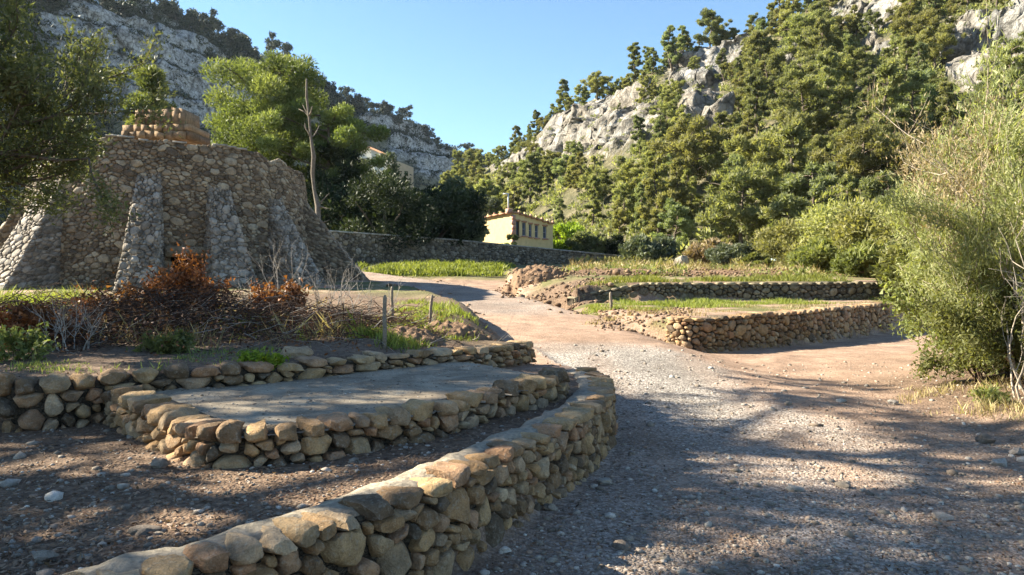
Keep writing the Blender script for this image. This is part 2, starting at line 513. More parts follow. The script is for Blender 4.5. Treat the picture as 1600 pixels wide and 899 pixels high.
gravel = gravel * (.45 + .55 * sstep(6.6, 9.0, y + .5 * nz2)) + np.where(y < 8.0, .12 * (1 + nz), 0)  # near stretch toned down, bend kept pale: shade and sun put into colour
rut = np.exp(-((x - 1.35 - .1 * nz2) / .22) ** 2) + np.exp(-((x - 2.75 - .1 * nz2) / .22) ** 2)
gravel = np.clip(gravel - .35 * rut * (y < 12), 0, 1) * (1 - t1m) * (1 - np.maximum(t3m, t4m))
grass = np.clip(sstep(-.1, .35, nz + 0.25) * t2m * sstep(7.6, 8.6, y), 0, 1) * (1 - (1 - sstep(1.2, 2.0, dpath)))
grass = np.maximum(grass, t3m * sstep(0.0, .4, nz + .25 * sstep(18, 24, y)) * sstep(1.6, 2.6, dpath))
grass = np.maximum(grass, t4m * sstep(-.1, .3, nz2) * .8)
grass = np.maximum(grass, sstep(34.5, 36, y + nz) * .8)
litter = np.clip(t1m * (1 - sstep(8.6, 9.8, y)) + t2m * (1 - sstep(17, 21, y)) * .85, 0, 1)
litter = np.maximum(litter, sstep(4.3, 5.4, x + nz * .7) * (1 - sstep(10, 12, y)))
litter = np.maximum(litter, .7 * sstep(-.35, .35, nz2 + .4 * nz) * (1 - sstep(6.5, 8.5, y)))  # brown litter, plus foreground shade put into the near track's colour
litter = np.maximum(litter, sstep(-.8, .4, x + nz * .5) * (1 - sstep(2.4, 3.4, x)) * sstep(22.4, 23.2, y) * (1 - sstep(27, 29, y)))  # brown earth bank darkened with litter colour: its shade is painted in
grass = grass * (1 - litter)
zone_rgb = np.stack([gravel, grass, litter], 1)

m, nt, p = new_mat('earth_and_gravel')
M_ground = m
pos = geo_pos(nt)
at = N(nt, 'ShaderNodeAttribute', attribute_name='zone')
sep = N(nt, 'ShaderNodeSeparateColor')
nt.links.new(at.outputs['Color'], sep.inputs[0])
n1 = noise_n(nt, 2.2, 6, 0.65, pos)
n2 = noise_n(nt, 22, 5, 0.7, pos)
n3 = noise_n(nt, 0.7, 3, 0.6, pos)
vo = N(nt, 'ShaderNodeTexVoronoi'); vo.inputs['Scale'].default_value = 55
nt.links.new(pos, vo.inputs['Vector'])
vo2 = N(nt, 'ShaderNodeTexVoronoi'); vo2.inputs['Scale'].default_value = 14
nt.links.new(pos, vo2.inputs['Vector'])
dirt = ramp(nt, [(0.25, (0.19, 0.108, 0.066)), (0.5, (0.36, 0.22, 0.143)), (0.75, (0.50, 0.345, 0.25))])
nt.links.new(n1.outputs[0], dirt.inputs[0])
grav = ramp(nt, [(0.0, (0.09, 0.08, 0.072)), (0.4, (0.25, 0.228, 0.205)), (0.75, (0.37, 0.342, 0.315)), (1.0, (0.58, 0.55, 0.51))])
sepv = N(nt, 'ShaderNodeSeparateColor'); nt.links.new(vo.outputs['Color'], sepv.inputs[0])
nt.links.new(sepv.outputs[0], grav.inputs[0])
lit = ramp(nt, [(0.2, (0.07, 0.045, 0.032)), (0.5, (0.16, 0.105, 0.07)), (0.8, (0.28, 0.2, 0.145))])
nt.links.new(n2.outputs[0], lit.inputs[0])
gcol = ramp(nt, [(0.3, (0.10, 0.10, 0.035)), (0.7, (0.17, 0.17, 0.06))])
nt.links.new(n2.outputs[0], gcol.inputs[0])
c = mixc(nt, dirt.outputs[0], grav.outputs[0], 0.22)
sv2 = N(nt, 'ShaderNodeSeparateColor'); nt.links.new(vo2.outputs['Color'], sv2.inputs[0])
peb = ramp(nt, [(0.80, (0, 0, 0)), (0.9, (1, 1, 1))]); nt.links.new(sv2.outputs[1], peb.inputs[0])
c = mixc(nt, c, lit.outputs[0], sep.outputs[2])
c = mixc(nt, c, gcol.outputs[0], sep.outputs[1])
gmask = math_n(nt, 'MULTIPLY', sep.outputs[0], 0.9)
c = mixc(nt, c, grav.outputs[0], gmask)
rr = ramp(nt, [(0.3, (0.72, 0.70, 0.68)), (0.65, (1.1, 1.08, 1.06))]); nt.links.new(n3.outputs[0], rr.inputs[0])
c = mixc(nt, c, rr.outputs[0], 1.0, 'MULTIPLY')
r2 = ramp(nt, [(0.35, (0.6, 0.6, 0.6)), (0.6, (1.1, 1.1, 1.1))]); nt.links.new(n2.outputs[0], r2.inputs[0])
c = mixc(nt, c, r2.outputs[0], 0.8, 'MULTIPLY')
nt.links.new(c, p.inputs['Base Color'])
hh = math_n(nt, 'ADD', math_n(nt, 'MULTIPLY', vo.outputs['Distance'], -0.6), n2.outputs[0])
bump(nt, p, hh, 0.9, 0.02)
p.inputs['Roughness'].default_value = 0.95

fc = gv[gf].mean(1)
track = (dist_line(fc[:, 0], fc[:, 1], PATH) < 1.7) & (fc[:, 1] > 0.5) & (fc[:, 1] < 38) & (zone(fc[:, 0], fc[:, 1], P_T1, .3) < .5)
def sub_mesh(name, sel):
    used = np.unique(gf[sel])
    remap = np.zeros(len(gv), np.int64); remap[used] = np.arange(len(used))
    return make_mesh(name, gv[used], remap[gf[sel]], M_ground, True, {'zone': zone_rgb[used]})
link('ground', sub_mesh('ground', ~track), kind='structure')
link('gravel_track', sub_mesh('gravel_track', track), kind='structure')

# ------------------------------------------------------------------ hillsides
def hill_mat(name, warm, soil_c=None):
  m, nt, p = new_mat(name)
  pos = geo_pos(nt)
  at = N(nt, 'ShaderNodeAttribute', attribute_name='rock')
  n1 = noise_n(nt, 0.45, 6, 0.68, pos, 0.4)
  n2 = noise_n(nt, 2.2, 5, 0.7, pos)
  n3 = noise_n(nt, 0.12, 4, 0.6, pos)
  vo = N(nt, 'ShaderNodeTexVoronoi', feature='DISTANCE_TO_EDGE'); vo.inputs['Scale'].default_value = 0.55
  nt.links.new(mixc(nt, pos, n2.outputs['Color'], 0.15), vo.inputs['Vector'])
  rock = ramp(nt, [(0.34, (0.07, 0.066, 0.06)), (0.45, (0.20, 0.19, 0.175)), (0.57, (0.33, 0.315, 0.295)), (0.78, (0.45, 0.435, 0.41))])
  nt.links.new(n1.outputs[0], rock.inputs[0])
  rw = ramp(nt, [(0.42, soil_c or (1, 1, 1)), (0.6, warm)]); nt.links.new(n3.outputs[0], rw.inputs[0])
  rockc = mixc(nt, rock.outputs[0], rw.outputs[0], 0.8, 'MULTIPLY')
  crk = ramp(nt, [(0.0, (0.3, 0.28, 0.26)), (0.1, (1, 1, 1))]); nt.links.new(vo.outputs['Distance'], crk.inputs[0])
  rockc = mixc(nt, rockc, crk.outputs[0], 0.7, 'MULTIPLY')
  soil = ramp(nt, [(0.3, (0.06, 0.062, 0.03)), (0.5, (0.13, 0.115, 0.06)), (0.7, (0.24, 0.2, 0.13))])
  nt.links.new(n1.outputs[0], soil.inputs[0])
  f = math_n(nt, 'ADD', at.outputs['Fac'], math_n(nt, 'MULTIPLY', math_n(nt, 'SUBTRACT', n2.outputs[0], 0.5), 0.9))
  fr = ramp(nt, [(0.38, (0, 0, 0)), (0.55, (1, 1, 1))]); nt.links.new(f, fr.inputs[0])
  c = mixc(nt, soil.outputs[0], rockc, fr.outputs[0])
  nt.links.new(c, p.inputs['Base Color'])
  hh = math_n(nt, 'ADD', n1.outputs[0], math_n(nt, 'MULTIPLY', n2.outputs[0], 0.35))
  bump(nt, p, hh, 1.0, 1.2)
  return m
M_hill = hill_mat('limestone_and_scrub_soil', (1.0, 0.9, 0.78), None)
M_mount = hill_mat('grey_limestone', (1.5, 1.58, 1.7), (1.4, 1.46, 1.56))

def polar_hill(name, pxs, nrow, base_Y, base_py, ridge_Y, ridge_py, back, blobs, seed, amp, step, rock0, mat=None, kinds='structure'):
    """a slope rising from a foot line to a ridge line, craggy where it is rock"""
    PX, T = np.meshgrid(pxs, np.linspace(0, 1 + back, nrow))
    bY, rY = base_Y(PX), ridge_Y(PX)
    bz = CAMZ + (HY - base_py(PX)) / F * bY
    rz = CAMZ + (HY - ridge_py(PX)) / F * rY
    Yv = bY + (rY - bY) * T
    z = bz + (rz - bz) * np.where(T <= 1, T ** 1.08, 1 - 0.7 * (T - 1))
    X = (PX - HX) / F * Yv
    P = np.stack([X, Yv, z], -1)
    big = fbm(P * 0.018 * (60 / step[1]), 3, seed) * step[2]
    z = z + big * np.sin(np.clip(T, 0, 1) * np.pi) ** .5
    py = HY - (z - CAMZ) / Yv * F
    rk = np.full(z.shape, 0.0) + rock0(PX, py)
    for (bx, by, sx, sy, st) in blobs:
        rk = np.maximum(rk, st * np.exp(-(((PX - bx) / sx) ** 2 + ((py - by) / sy) ** 2) ** 1.5))
    rk = np.clip(rk + 0.35 * fbm(P * 0.09 * 60 / step[1], 4, seed + 3), 0, 1)
    h = step[0]
    zz = z / h + 0.6 * fbm(P * 0.03 * 60 / step[1], 2, seed + 5)
    fl = np.floor(zz)
    zs = z + (fl + sstep(.3, .62, zz - fl) - zz) * h
    mk = sstep(.35, .7, rk)
    z = z + (zs - z) * mk * .9
    P = np.stack([X, Yv, z], -1)
    d = np.stack([fbm(P * s, 4, seed + 30 + k, True) for k, s in enumerate([.16 * 60 / step[1]] * 3)], -1)
    d2 = np.stack([fbm(P * s, 3, seed + 40 + k) for k, s in enumerate([.5 * 60 / step[1]] * 3)], -1)
    k6 = 60 / step[1]
    qn = lambda v, n: (np.floor(v * n) + sstep(.25, .75, v * n - np.floor(v * n))) / n
    blk = qn(fbm(P * np.array([.30, .30, .10]) * k6, 3, seed + 60), 5) * 1.5 + qn(fbm(P * np.array([.12, .12, .42]) * k6, 3, seed + 61), 5) * 1.1
    P = P + (blk * amp * mk)[..., None] * unit(np.array([-.25, -1.0, .12]))
    d3 = np.stack([fbm(P * s, 3, seed + 50 + k, True) for k, s in enumerate([1.3 * 60 / step[1]] * 3)], -1)
    P = P + (d * amp + d2 * amp * .6 + d3 * amp * .3) * (0.12 + 0.88 * mk)[..., None] * np.array([.8, .9, .8])
    nr, nc = PX.shape
    i = np.arange(nr - 1)[:, None] * nc + np.arange(nc - 1)[None]
    f = np.stack([i, i + 1, i + nc + 1, i + nc], -1).reshape(-1, 4)
    me = make_mesh(name, P.reshape(-1, 3), f, mat or M_hill, False, {'rock': rk.ravel()})
    link(name, me, kind=kinds)
    return P, rk, T, PX

ip = lambda xs, ys: (lambda v: np.interp(v, xs, ys))
rh_rock = [(930, 205, 95, 42, 1.1), (985, 170, 60, 34, 1.0), (1085, 130, 45, 55, 1.1), (1110, 215, 35, 32, .9), (1130, 95, 60, 26, 1.0), (1230, 98, 48, 20, 1.0), (1355, 22, 70, 26, 1.1), (1540, 95, 75, 60, 1.2),
           (1590, 60, 60, 60, 1.1), (1380, 75, 40, 18, .8), (790, 258, 50, 14, .9), (860, 235, 45, 20, .9), (1215, 250, 45, 16, .7), (1030, 350, 18, 24, .7), (1340, 140, 30, 10, .6), (1700, 40, 90, 90, 1)]
HP, HR, HT, HPX = polar_hill('hillside', np.arange(650, 1800, 3.4), 360,
    ip([650, 745, 900, 1000, 1200, 1400, 1600, 2000], [105, 92, 72, 62, 55, 46, 38, 30]),
    ip([650, 2000], [408, 404]),
    ip([650, 745, 900, 1000, 1200, 1400, 1600, 2000], [200, 185, 150, 138, 128, 122, 112, 95]),
    ip([650, 700, 745, 790, 840, 900, 960, 1000, 1060, 1100, 1170, 1230, 1300, 1400, 1600, 2000], [330, 295, 266, 258, 212, 172, 146, 120, 98, 90, 62, 35, -5, -60, -130, -260]),
    0.35, rh_rock, 101, 1.5, (7.0, 60.0, 3.0), lambda px, py: np.full(px.shape, 0.06))
lm_rock = [(240, 110, 130, 90, 1.0), (160, 50, 120, 60, 1.0), (330, 150, 70, 60, 1.0), (640, 225, 45, 36, 1.0), (690, 262, 60, 26, .9), (590, 190, 40, 20, .8), (430, 100, 30, 14, .7)]
LP, LR, LT, LPX = polar_hill('mountain', np.arange(-420, 960, 4.5), 240,
    ip([-420, 0, 400, 800, 1000], [105, 140, 225, 400, 470]), ip([-640, 1000], [395, 395]),
    ip([-420, 0, 300, 745, 1000], [185, 240, 325, 540, 620]),
    ip([-640, -200, 40, 110, 250, 310, 400, 490, 560, 640, 745, 800, 1000], [-120, -60, -5, 8, 20, 46, 88, 124, 168, 205, 252, 275, 330]),
    0.22, lm_rock, 202, 3.4, (13.0, 170.0, 6.0), lambda px, py: np.full(px.shape, 0.12), M_mount)

# ------------------------------------------------------------------ dry-stone walling
class Path:
    def __init__(s, pts, ds=0.05, sharp=False):
        pts = np.asarray(pts, float)
        if not sharp:
            q = np.vstack([2 * pts[0] - pts[1], pts, 2 * pts[-1] - pts[-2]])
            out = []
            for i in range(1, len(q) - 2):
                for t in np.linspace(0, 1, 12, endpoint=False):
                    a, b, c, d = q[i - 1:i + 3]
                    out.append(.5 * (2 * b + (c - a) * t + (2 * a - 5 * b + 4 * c - d) * t * t + (3 * b - a - 3 * c + d) * t ** 3))
            pts = np.vstack([out, pts[-1]])
        L = np.concatenate([[0], np.cumsum(np.linalg.norm(np.diff(pts, axis=0), axis=1))])
        n = max(4, int(L[-1] / ds))
        s.s = np.linspace(0, L[-1], n)
        s.x = np.interp(s.s, L, pts[:, 0]); s.y = np.interp(s.s, L, pts[:, 1])
        tx, ty = np.gradient(s.x), np.gradient(s.y)
        nl = np.hypot(tx, ty) + 1e-9
        k = np.ones(5) / 5
        nxx, nyy = np.convolve(np.pad(ty / nl, 2, 'edge'), k, 'valid'), np.convolve(np.pad(-tx / nl, 2, 'edge'), k, 'valid')
        nn = np.hypot(nxx, nyy)
        s.nx, s.ny = nxx / nn, nyy / nn
        s.L = L[-1]
    def at(s, q):
        return [np.interp(q, s.s, a) for a in (s.x, s.y, s.nx, s.ny)]

def clip_poly(P, a, b, c):
    """keep a*x+b*y<=c"""
    d = [a * x + b * y - c for x, y in P]
    out = []
    n = len(P)
    for i in range(n):
        j = (i + 1) % n
        if d[i] <= 0: out.append(P[i])
        if (d[i] < 0) != (d[j] < 0) and d[i] != d[j]:
            t = d[i] / (d[i] - d[j])
            out.append((P[i][0] + t * (P[j][0] - P[i][0]), P[i][1] + t * (P[j][1] - P[i][1])))
    return out

def rubble_cells(L, Hh, r0, rng, aspect=1.45, spread=0.4):
    """irregular stone outlines that fill an L x Hh rectangle"""
    Ls = L / aspect
    n_est = Ls * Hh / (2.3 * r0 * r0)
    pts, rad = np.zeros((0, 2)), np.zeros(0)
    P, R = [], []
    tries = int(n_est * 9) + 60
    C = rng.random((tries, 2)) * [Ls, Hh]
    RR = r0 * np.exp(rng.normal(0, spread, tries))
    RR = np.minimum(RR, 1.7 * r0) * np.where(np.arange(tries) > tries * .6, .6, 1.0)
    gs = 2.9 * r0
    grid, lst = {}, []
    for (cx, cy), r in zip(C.tolist(), RR.tolist()):
        a, b = int(cx / gs), int(cy / gs)
        if any((q[0] - cx) ** 2 + (q[1] - cy) ** 2 < (0.82 * (q[2] + r)) ** 2 for u in (a - 1, a, a + 1) for v in (b - 1, b, b + 1) for q in grid.get((u, v), ())):
            continue
        q = (cx, cy, r)
        grid.setdefault((a, b), []).append(q); lst.append(q)
    out = []
    for x, y, r in lst:
        a, b = int(x / gs), int(y / gs)
        nb = [q for u in (a - 2, a - 1, a, a + 1, a + 2) for v in (b - 2, b - 1, b, b + 1, b + 2) for q in grid.get((u, v), ()) if q[0] != x or q[1] != y]
        nb.sort(key=lambda q: (q[0] - x) ** 2 + (q[1] - y) ** 2)
        m = 5 * r0
        poly = [(max(0, x - m), max(0, y - m)), (min(Ls, x + m), max(0, y - m)), (min(Ls, x + m), min(Hh, y + m)), (max(0, x - m), min(Hh, y + m))]
        for xj, yj, rj in nb[:16]:
            a, b = 2 * (xj - x), 2 * (yj - y)
            c = xj * xj + yj * yj - rj * rj - x * x - y * y + r * r
            poly = clip_poly(poly, a, b, c)
            if len(poly) < 3: break
        if len(poly) >= 3:
            q = np.array(poly) * [aspect, 1]
            ar = 0.5 * abs(np.sum(q[:, 0] * np.roll(q[:, 1], -1) - q[:, 1] * np.roll(q[:, 0], -1)))
            if ar > 0.15 * r0 * r0:
                out.append(q)
    return out

def stone_geo(poly, rng, gap, bulge, depth, n=14, det=2, rough=0.12):
    """a rounded stone from its outline: verts in (s, t, d) and faces"""
    c = poly.mean(0)
    q = poly
    for _ in range(2):
        a, b = q, np.roll(q, -1, 0)
        q = np.stack([.86 * a + .14 * b, .14 * a + .86 * b], 1).reshape(-1, 2)
    seg = np.linalg.norm(np.roll(q, -1, 0) - q, axis=1)
    Ls = np.concatenate([[0], np.cumsum(seg)])
    tt = np.arange(n) / n * Ls[-1]
    qq = np.vstack([q, q[:1]])
    q = np.stack([np.interp(tt, Ls, qq[:, 0]), np.interp(tt, Ls, qq[:, 1])], 1)
    c = q.mean(0)
    size = np.linalg.norm(q - c, axis=1).mean()
    sc_ = max(0.5, 1 - gap / size)
    if det == 2:
        prof = [(.72, -depth), (.97, -depth * .8), (1.0, -depth * .35), (1.0, -.02 - .1 * bulge), (.96, .5 * bulge), (.84, .88 * bulge), (.5, 1.0 * bulge)]
    elif det == 1:
        prof = [(.9, -depth), (1.0, -.1 * bulge), (.86, .62 * bulge), (.5, bulge)]
    else:
        prof = [(1.0, -depth), (.99, .35 * bulge), (.84, bulge)]
    tx, ty = rng.normal(0, .16, 2)
    V = []
    lump = rng.normal(0, 1, (3,)) * rough
    ph = rng.random(3) * 6.28
    th = np.arange(n) / n * 6.283
    for k, (s_, d_) in enumerate(prof):
        wob = 1 + rough * .7 * np.sin(2 * th + ph[0] + .7 * k) + rough * .5 * np.sin(3 * th + ph[1] - .9 * k) + rng.normal(0, rough * .22, n)
        r = (q - c) * sc_ * s_ * np.minimum(wob, 1.06)[:, None]
        dd = d_ + (r[:, 0] * tx + r[:, 1] * ty) * (1 if d_ > 0 else 0) + rng.normal(0, rough * .25 * bulge, n)
        V.append(np.column_stack([c + r, dd]))
    m_ = len(prof)
    i = np.arange(m_ - 1)[:, None] * n
    j = np.arange(n)[None]
    f = np.stack([i + j, i + (j + 1) % n, i + n + (j + 1) % n, i + n + j], -1).reshape(-1, 4)
    V = np.vstack(V)
    if det >= 1:
        cc = np.array([c[0], c[1], 0.0])
        for k in range(10 if det == 2 else 4):
            n_ = unit(rng.normal(size=3) * [1, 1, .8] + [0, 0, .35])
            e = (V - cc) @ n_
            d_ = np.max(e) * rng.uniform(.60, .92)
            V = V - np.outer(np.maximum(e - d_, 0) * .9, n_)
    if det == 2:
        V = V + fbm((V - cc) / size * 1.3 + rng.uniform(0, 90), 2, 8)[:, None] * (V - cc) * .22
        V = np.vstack([V, V[(m_ - 1) * n:].mean(0)[None] + [[0, 0, .04 * bulge]]])
        k0 = (m_ - 1) * n
        tri = np.stack([k0 + np.arange(n), k0 + (np.arange(n) + 1) % n, np.full(n, len(V) - 1)], -1)
        return V, [f, tri, np.arange(n)[::-1][None]]
    return V, [f, ((m_ - 1) * n + np.arange(n))[None]]

def add_stones(parent, cells, mapper, mat, rng, gap, bulge, depth, n, det, limit=300, order=None, rest=True, rough=.12, palette=None, depth_fn=None):
    """each stone its own part; those past the limit one joined part"""
    if order is None:
        order = np.arange(len(cells))
    rest_mb = MB()
    for k, ci in enumerate(order):
        c = cells[ci]
        b = bulge * rng.uniform(.6, 1.35)
        V, fs = stone_geo(c, rng, gap * rng.uniform(.6, 1.5), b, depth if depth_fn is None else depth_fn(c), n, det, rough)
        P3 = mapper(V[:, 0], V[:, 1], V[:, 2])
        rnd = rng.random() if palette is None else palette(c, rng)
        if k < limit:
            mb = MB(); mb.add(P3, fs, rnd)
            sm = mb.mesh('stone', mat, True)
            if det == 2: sm.set_sharp_from_angle(angle=math.radians(38))
            link('stone', sm, parent)
        elif rest:
            rest_mb.add(P3, fs, rnd)
    if rest_mb.n:
        link('small_stones', rest_mb.mesh('small_stones', mat, True), parent, kind='stuff')

def stone_wall(name, label, pts, zb, zt, r0, rng, mat, core_mat, cap=0.0, cap_len=(.22, .42), thick=.3, batter=.06, gap=.006, bulge=.05, n=14, det=2,
               limit=300, aspect=1.3, spread=.5, s_range=None, cat='wall', core_top=.05, vis=None, parent=None, cap_mat=None):
    path = Path(pts)
    root = parent or thing(name, label, cat, (path.x[len(path.x) // 2], path.y[len(path.x) // 2], 0))
    org = np.array(root.location)
    s0, s1 = s_range or (0, path.L)
    ks_ = np.linspace(0, path.L, 40)
    zbv, ztv = (np.interp(path.s, ks_, [fn(q) for q in ks_]) for fn in (zb, zt))
    Hm = float(np.mean(ztv - zbv))
    def mapper(s, t, d, t_off=0.0):
        s = s + s0
        x, y, nx_, ny_ = path.at(s)
        b, tt = np.interp(s, path.s, zbv), np.interp(s, path.s, ztv)
        fr = t / Hm
        z = b + fr * (tt - b)
        d = d - batter * t
        # vertical tilt of depth keeps cap tops level
        return np.stack([x + nx_ * d, y + ny_ * d, z], -1) - org
    L = s1 - s0
    cells = rubble_cells(L, Hm - cap * .92, r0, rng, aspect, spread)
    caps = []
    if cap:
        q = 0.0
        while q < L - .05:
            l = min(rng.uniform(*cap_len), L - q)
            if L - q - l < cap_len[0] * .5: l = L - q
            h = cap * rng.uniform(.85, 1.35)
            b0 = Hm - cap * rng.uniform(.95, 1.1)
            e = lambda a: a * rng.uniform(0, .16)
            caps.append(np.array([(q + e(l), b0), (q + l - e(l), b0), (q + l, b0 + h * rng.uniform(.3, .5)), (q + l - e(l), b0 + h * rng.uniform(.85, 1)), (q + l * .5, b0 + h * rng.uniform(.97, 1.06)), (q + e(l), b0 + h * rng.uniform(.85, 1)), (q, b0 + h * rng.uniform(.3, .5))]))
            q += l
    area = lambda c: (np.ptp(c[:, 0]) * np.ptp(c[:, 1]))
    order = sorted(range(len(cells)), key=lambda i: -area(cells[i]))
    if vis is not None:
        order = sorted(order, key=lambda i: -area(cells[i]) * vis(cells[i][:, 0].mean() + s0))
    add_stones(root, cells, mapper, mat, rng, gap, bulge, min(.14, thick * .5), n, det, max(0, limit - len(caps)), order)
    if caps:
        add_stones(root, caps, mapper, cap_mat or mat, rng, gap * .8, bulge * 1.1, thick * .97, n + 2, det, limit, rough=.14)
    # core
    sv = np.linspace(0, L, max(6, int(L / .15)))
    top = Hm - max(cap * .6, core_top)
    ring = [(0, -.035), (top, -.035), (top, -max(thick, .3)), (0, -max(thick, .3))]
    V = np.stack([mapper(sv, np.full(len(sv), t), np.full(len(sv), d)) for t, d in ring], 1).reshape(-1, 3)
    i = np.arange(len(sv) - 1)[:, None] * 4
    j = np.arange(4)[None]
    f = np.stack([i + j, i + (j + 1) % 4, i + 4 + (j + 1) % 4, i + 4 + j], -1).reshape(-1, 4)
    mb = MB(); mb.add(V, [f, np.arange(4)[None], (np.arange(4) + (len(sv) - 1) * 4)[::-1][None]])
    link('core', mb.mesh('core', core_mat), root)
    return root, path

rng = np.random.default_rng(7)
pw = Path(W1)
gz = lambda pts, off=0.0, out=.15: (lambda P: (lambda s: float(H(P.at(s)[0] + P.at(s)[2] * out, P.at(s)[1] + P.at(s)[3] * out, False)) + off))(Path(pts))
stone_wall('dry_stone_wall', 'curving rubble retaining wall beside the gravel track, nearest to the viewer', W1, gz(W1, -.06), lambda s: float(np.interp(s, [0, pw.L * .72, pw.L], [.515, .515, .455])), .062, rng, M_wall, M_core,
           cap=.072, cap_len=(.11, .27), thick=.21, bulge=.042, s_range=(.9, pw.L), limit=330, gap=.004, n=18)
nw = bpy.data.objects['dry_stone_wall']
sv = np.linspace(.95, pw.L - .05, 160)
mx_, my_, mnx, mny = pw.at(sv)
rows = []
for d_, z_ in ((-.10, .45), (-.15, .488), (-.24, .497), (-.33, .485), (-.38, .39)):
    dj = d_ + .03 * fbm(xyz(sv * 5, d_ * 9), 2, 91)
    rows.append(np.stack([mx_ + mnx * dj, my_ + mny * dj, z_ - .06 * np.clip((sv / pw.L - .72) / .28, 0, 1) + .03 * fbm(xyz(sv * 7, d_ * 30), 3, 92)], -1))
V = np.stack(rows, 1).reshape(-1, 3) - np.array(nw.location)
i = np.arange(159)[:, None] * 5; j = np.arange(4)[None]
mb = MB(); mb.add(V, np.stack([i + j, i + 5 + j, i + 6 + j, i + 1 + j], -1).reshape(-1, 4))
link('mortar_bed', mb.mesh('mortar_bed', M_mortar, True), nw)
plat = thing('stone_platform', 'raised concrete platform edged with ochre boulders between two low walls', 'platform', (-1, 6.2, 0))
stone_wall('', '', PL, lambda s: .33, lambda s: .665, .066, rng, M_wall, M_core, cap=.105, cap_len=(.11, .25), thick=.22, bulge=.05, parent=plat, limit=300, gap=.003, batter=.1, n=18)
stone_wall('low_stone_wall', 'low single-course stone kerb wall behind the concrete platform', W3, lambda s: float(np.interp(s, [0, 5.3, 6.2, 8.3, 11.2, 13.4], [.30, .30, .46, .52, .40, .12])),
           lambda s: float(np.interp(s, [0, 5.3, 7, 9, 11.2, 13.4], [.80, .80, .775, .765, .67, .54])), .07, rng, M_wall, M_core, cap=.12, cap_len=(.14, .34), thick=.28, bulge=.05, s_range=(2.2, Path(W3).L), limit=300, gap=.004)
stone_wall('terrace_wall', 'dry-stone terrace wall with squared end beside the sunny track', W4, gz(W4, -.06), lambda s: float(np.interp(s, [0, 14], [.74, .76])), .085, rng, M_wall_far, M_core,
           cap=.10, cap_len=(.2, .4), thick=.4, bulge=.04, n=9, det=1, limit=300, gap=.008, vis=lambda s: 1 / (1 + .1 * s))
stone_wall('upper_terrace_wall', 'long low overgrown terrace wall on the upper field, farther back', W5, gz(W5, -.05, .3), lambda s: float(np.interp(s, [0, .5, 2.6], [.86, 1.0, 1.36])), .085, rng, M_terr, M_core,
           cap=.10, cap_len=(.2, .45), thick=.4, bulge=.035, n=8, det=0, limit=300, gap=.01)

# the slab poured on the platform
m, nt, p = new_mat('worn_concrete')
M_conc = m
pos = geo_pos(nt)
n1 = noise_n(nt, 1.9, 8, 0.75, pos, .6); n2 = noise_n(nt, 60, 4, 0.7, pos)
r = ramp(nt, [(0.32, (0.13, 0.095, 0.065)), (0.48, (0.25, 0.2, 0.145)), (0.62, (0.36, 0.30, 0.225))]); nt.links.new(n1.outputs[0], r.inputs[0])
r2 = ramp(nt, [(0.35, (0.7, 0.7, 0.7)), (0.6, (1.08, 1.08, 1.08))]); nt.links.new(n2.outputs[0], r2.inputs[0])
nt.links.new(mixc(nt, r.outputs[0], r2.outputs[0], 1.0, 'MULTIPLY'), p.inputs['Base Color'])
bump(nt, p, math_n(nt, 'ADD', n2.outputs[0], n1.outputs[0]), 0.5, 0.012)
sx = np.arange(-3.5, .7, .07); sy = np.arange(4.4, 8.6, .07)
SX, SY = np.meshgrid(sx, sy)
SZ = SLAB_Z + .012 * fbm(xyz(SX, SY) * 1.3, 3, 71)
sv = np.stack([SX, SY, SZ], -1).reshape(-1, 3)
i = (np.arange(len(sy) - 1)[:, None] * len(sx) + np.arange(len(sx) - 1)[None])
f = np.stack([i, i + 1, i + len(sx) + 1, i + len(sx)], -1).reshape(-1, 4)
cen = sv[f].mean(1)
f = f[in_poly(cen[:, 0], cen[:, 1], P_SLAB)]
link('slab', make_mesh('slab', sv - np.array(plat.location), f, M_conc, True), plat)

# ------------------------------------------------------------------ round buttressed kiln
KC = np.array([-12.3, 27.0])
ku = unit(-KC); kv = np.array([-ku[1], ku[0]])
if kv[0] < 0: kv = -kv
KZ0, KR0, KR1 = 0.75, 5.0, 4.45
def kiln_top(th):
    return 5.62 + .16 * np.cos(th + .5) - .28 * sstep(.5, 1.5, th) + .10 * np.interp(th, np.linspace(-3.2, 3.2, 60), np.random.default_rng(3).normal(0, .6, 60))
def kiln_pt(th, z, d):
    r = KR0 + (KR1 - KR0) * np.clip((z - KZ0) / 5.0, 0, 1.1) + d
    e = np.cos(th)[..., None] * ku + np.sin(th)[..., None] * kv
    return np.concatenate([KC + r[..., None] * e, z[..., None]], -1)
kiln = thing('lime_kiln', 'large round ruined rubble kiln with sloping buttresses, standing behind the brush', 'kiln', (KC[0], KC[1], KZ0))
korg = np.array(kiln.location)
K_OPEN = (-.035, .175, 1.15, 2.15)      # th0, th1, z0, z1 of the stoke hole
ths = np.linspace(-math.pi, math.pi, 181); zn = 40
TH, ZF = np.meshgrid(ths, np.linspace(0, 1, zn))
Zk = KZ0 + (kiln_top(TH) - .06 - KZ0) * ZF
Kv = kiln_pt(TH, Zk, np.zeros(TH.shape) - .03)
i = np.arange(zn - 1)[:, None] * 181 + np.arange(180)[None]
f = np.stack([i, i + 1, i + 182, i + 181], -1).reshape(-1, 4)
cth, cz = TH.ravel()[f].mean(1), Zk.ravel()[f].mean(1)
f = f[~((cth > K_OPEN[0]) & (cth < K_OPEN[1]) & (cz > K_OPEN[2]) & (cz < K_OPEN[3]))]
mb = MB(); mb.add(Kv.reshape(-1, 3) - korg, f)
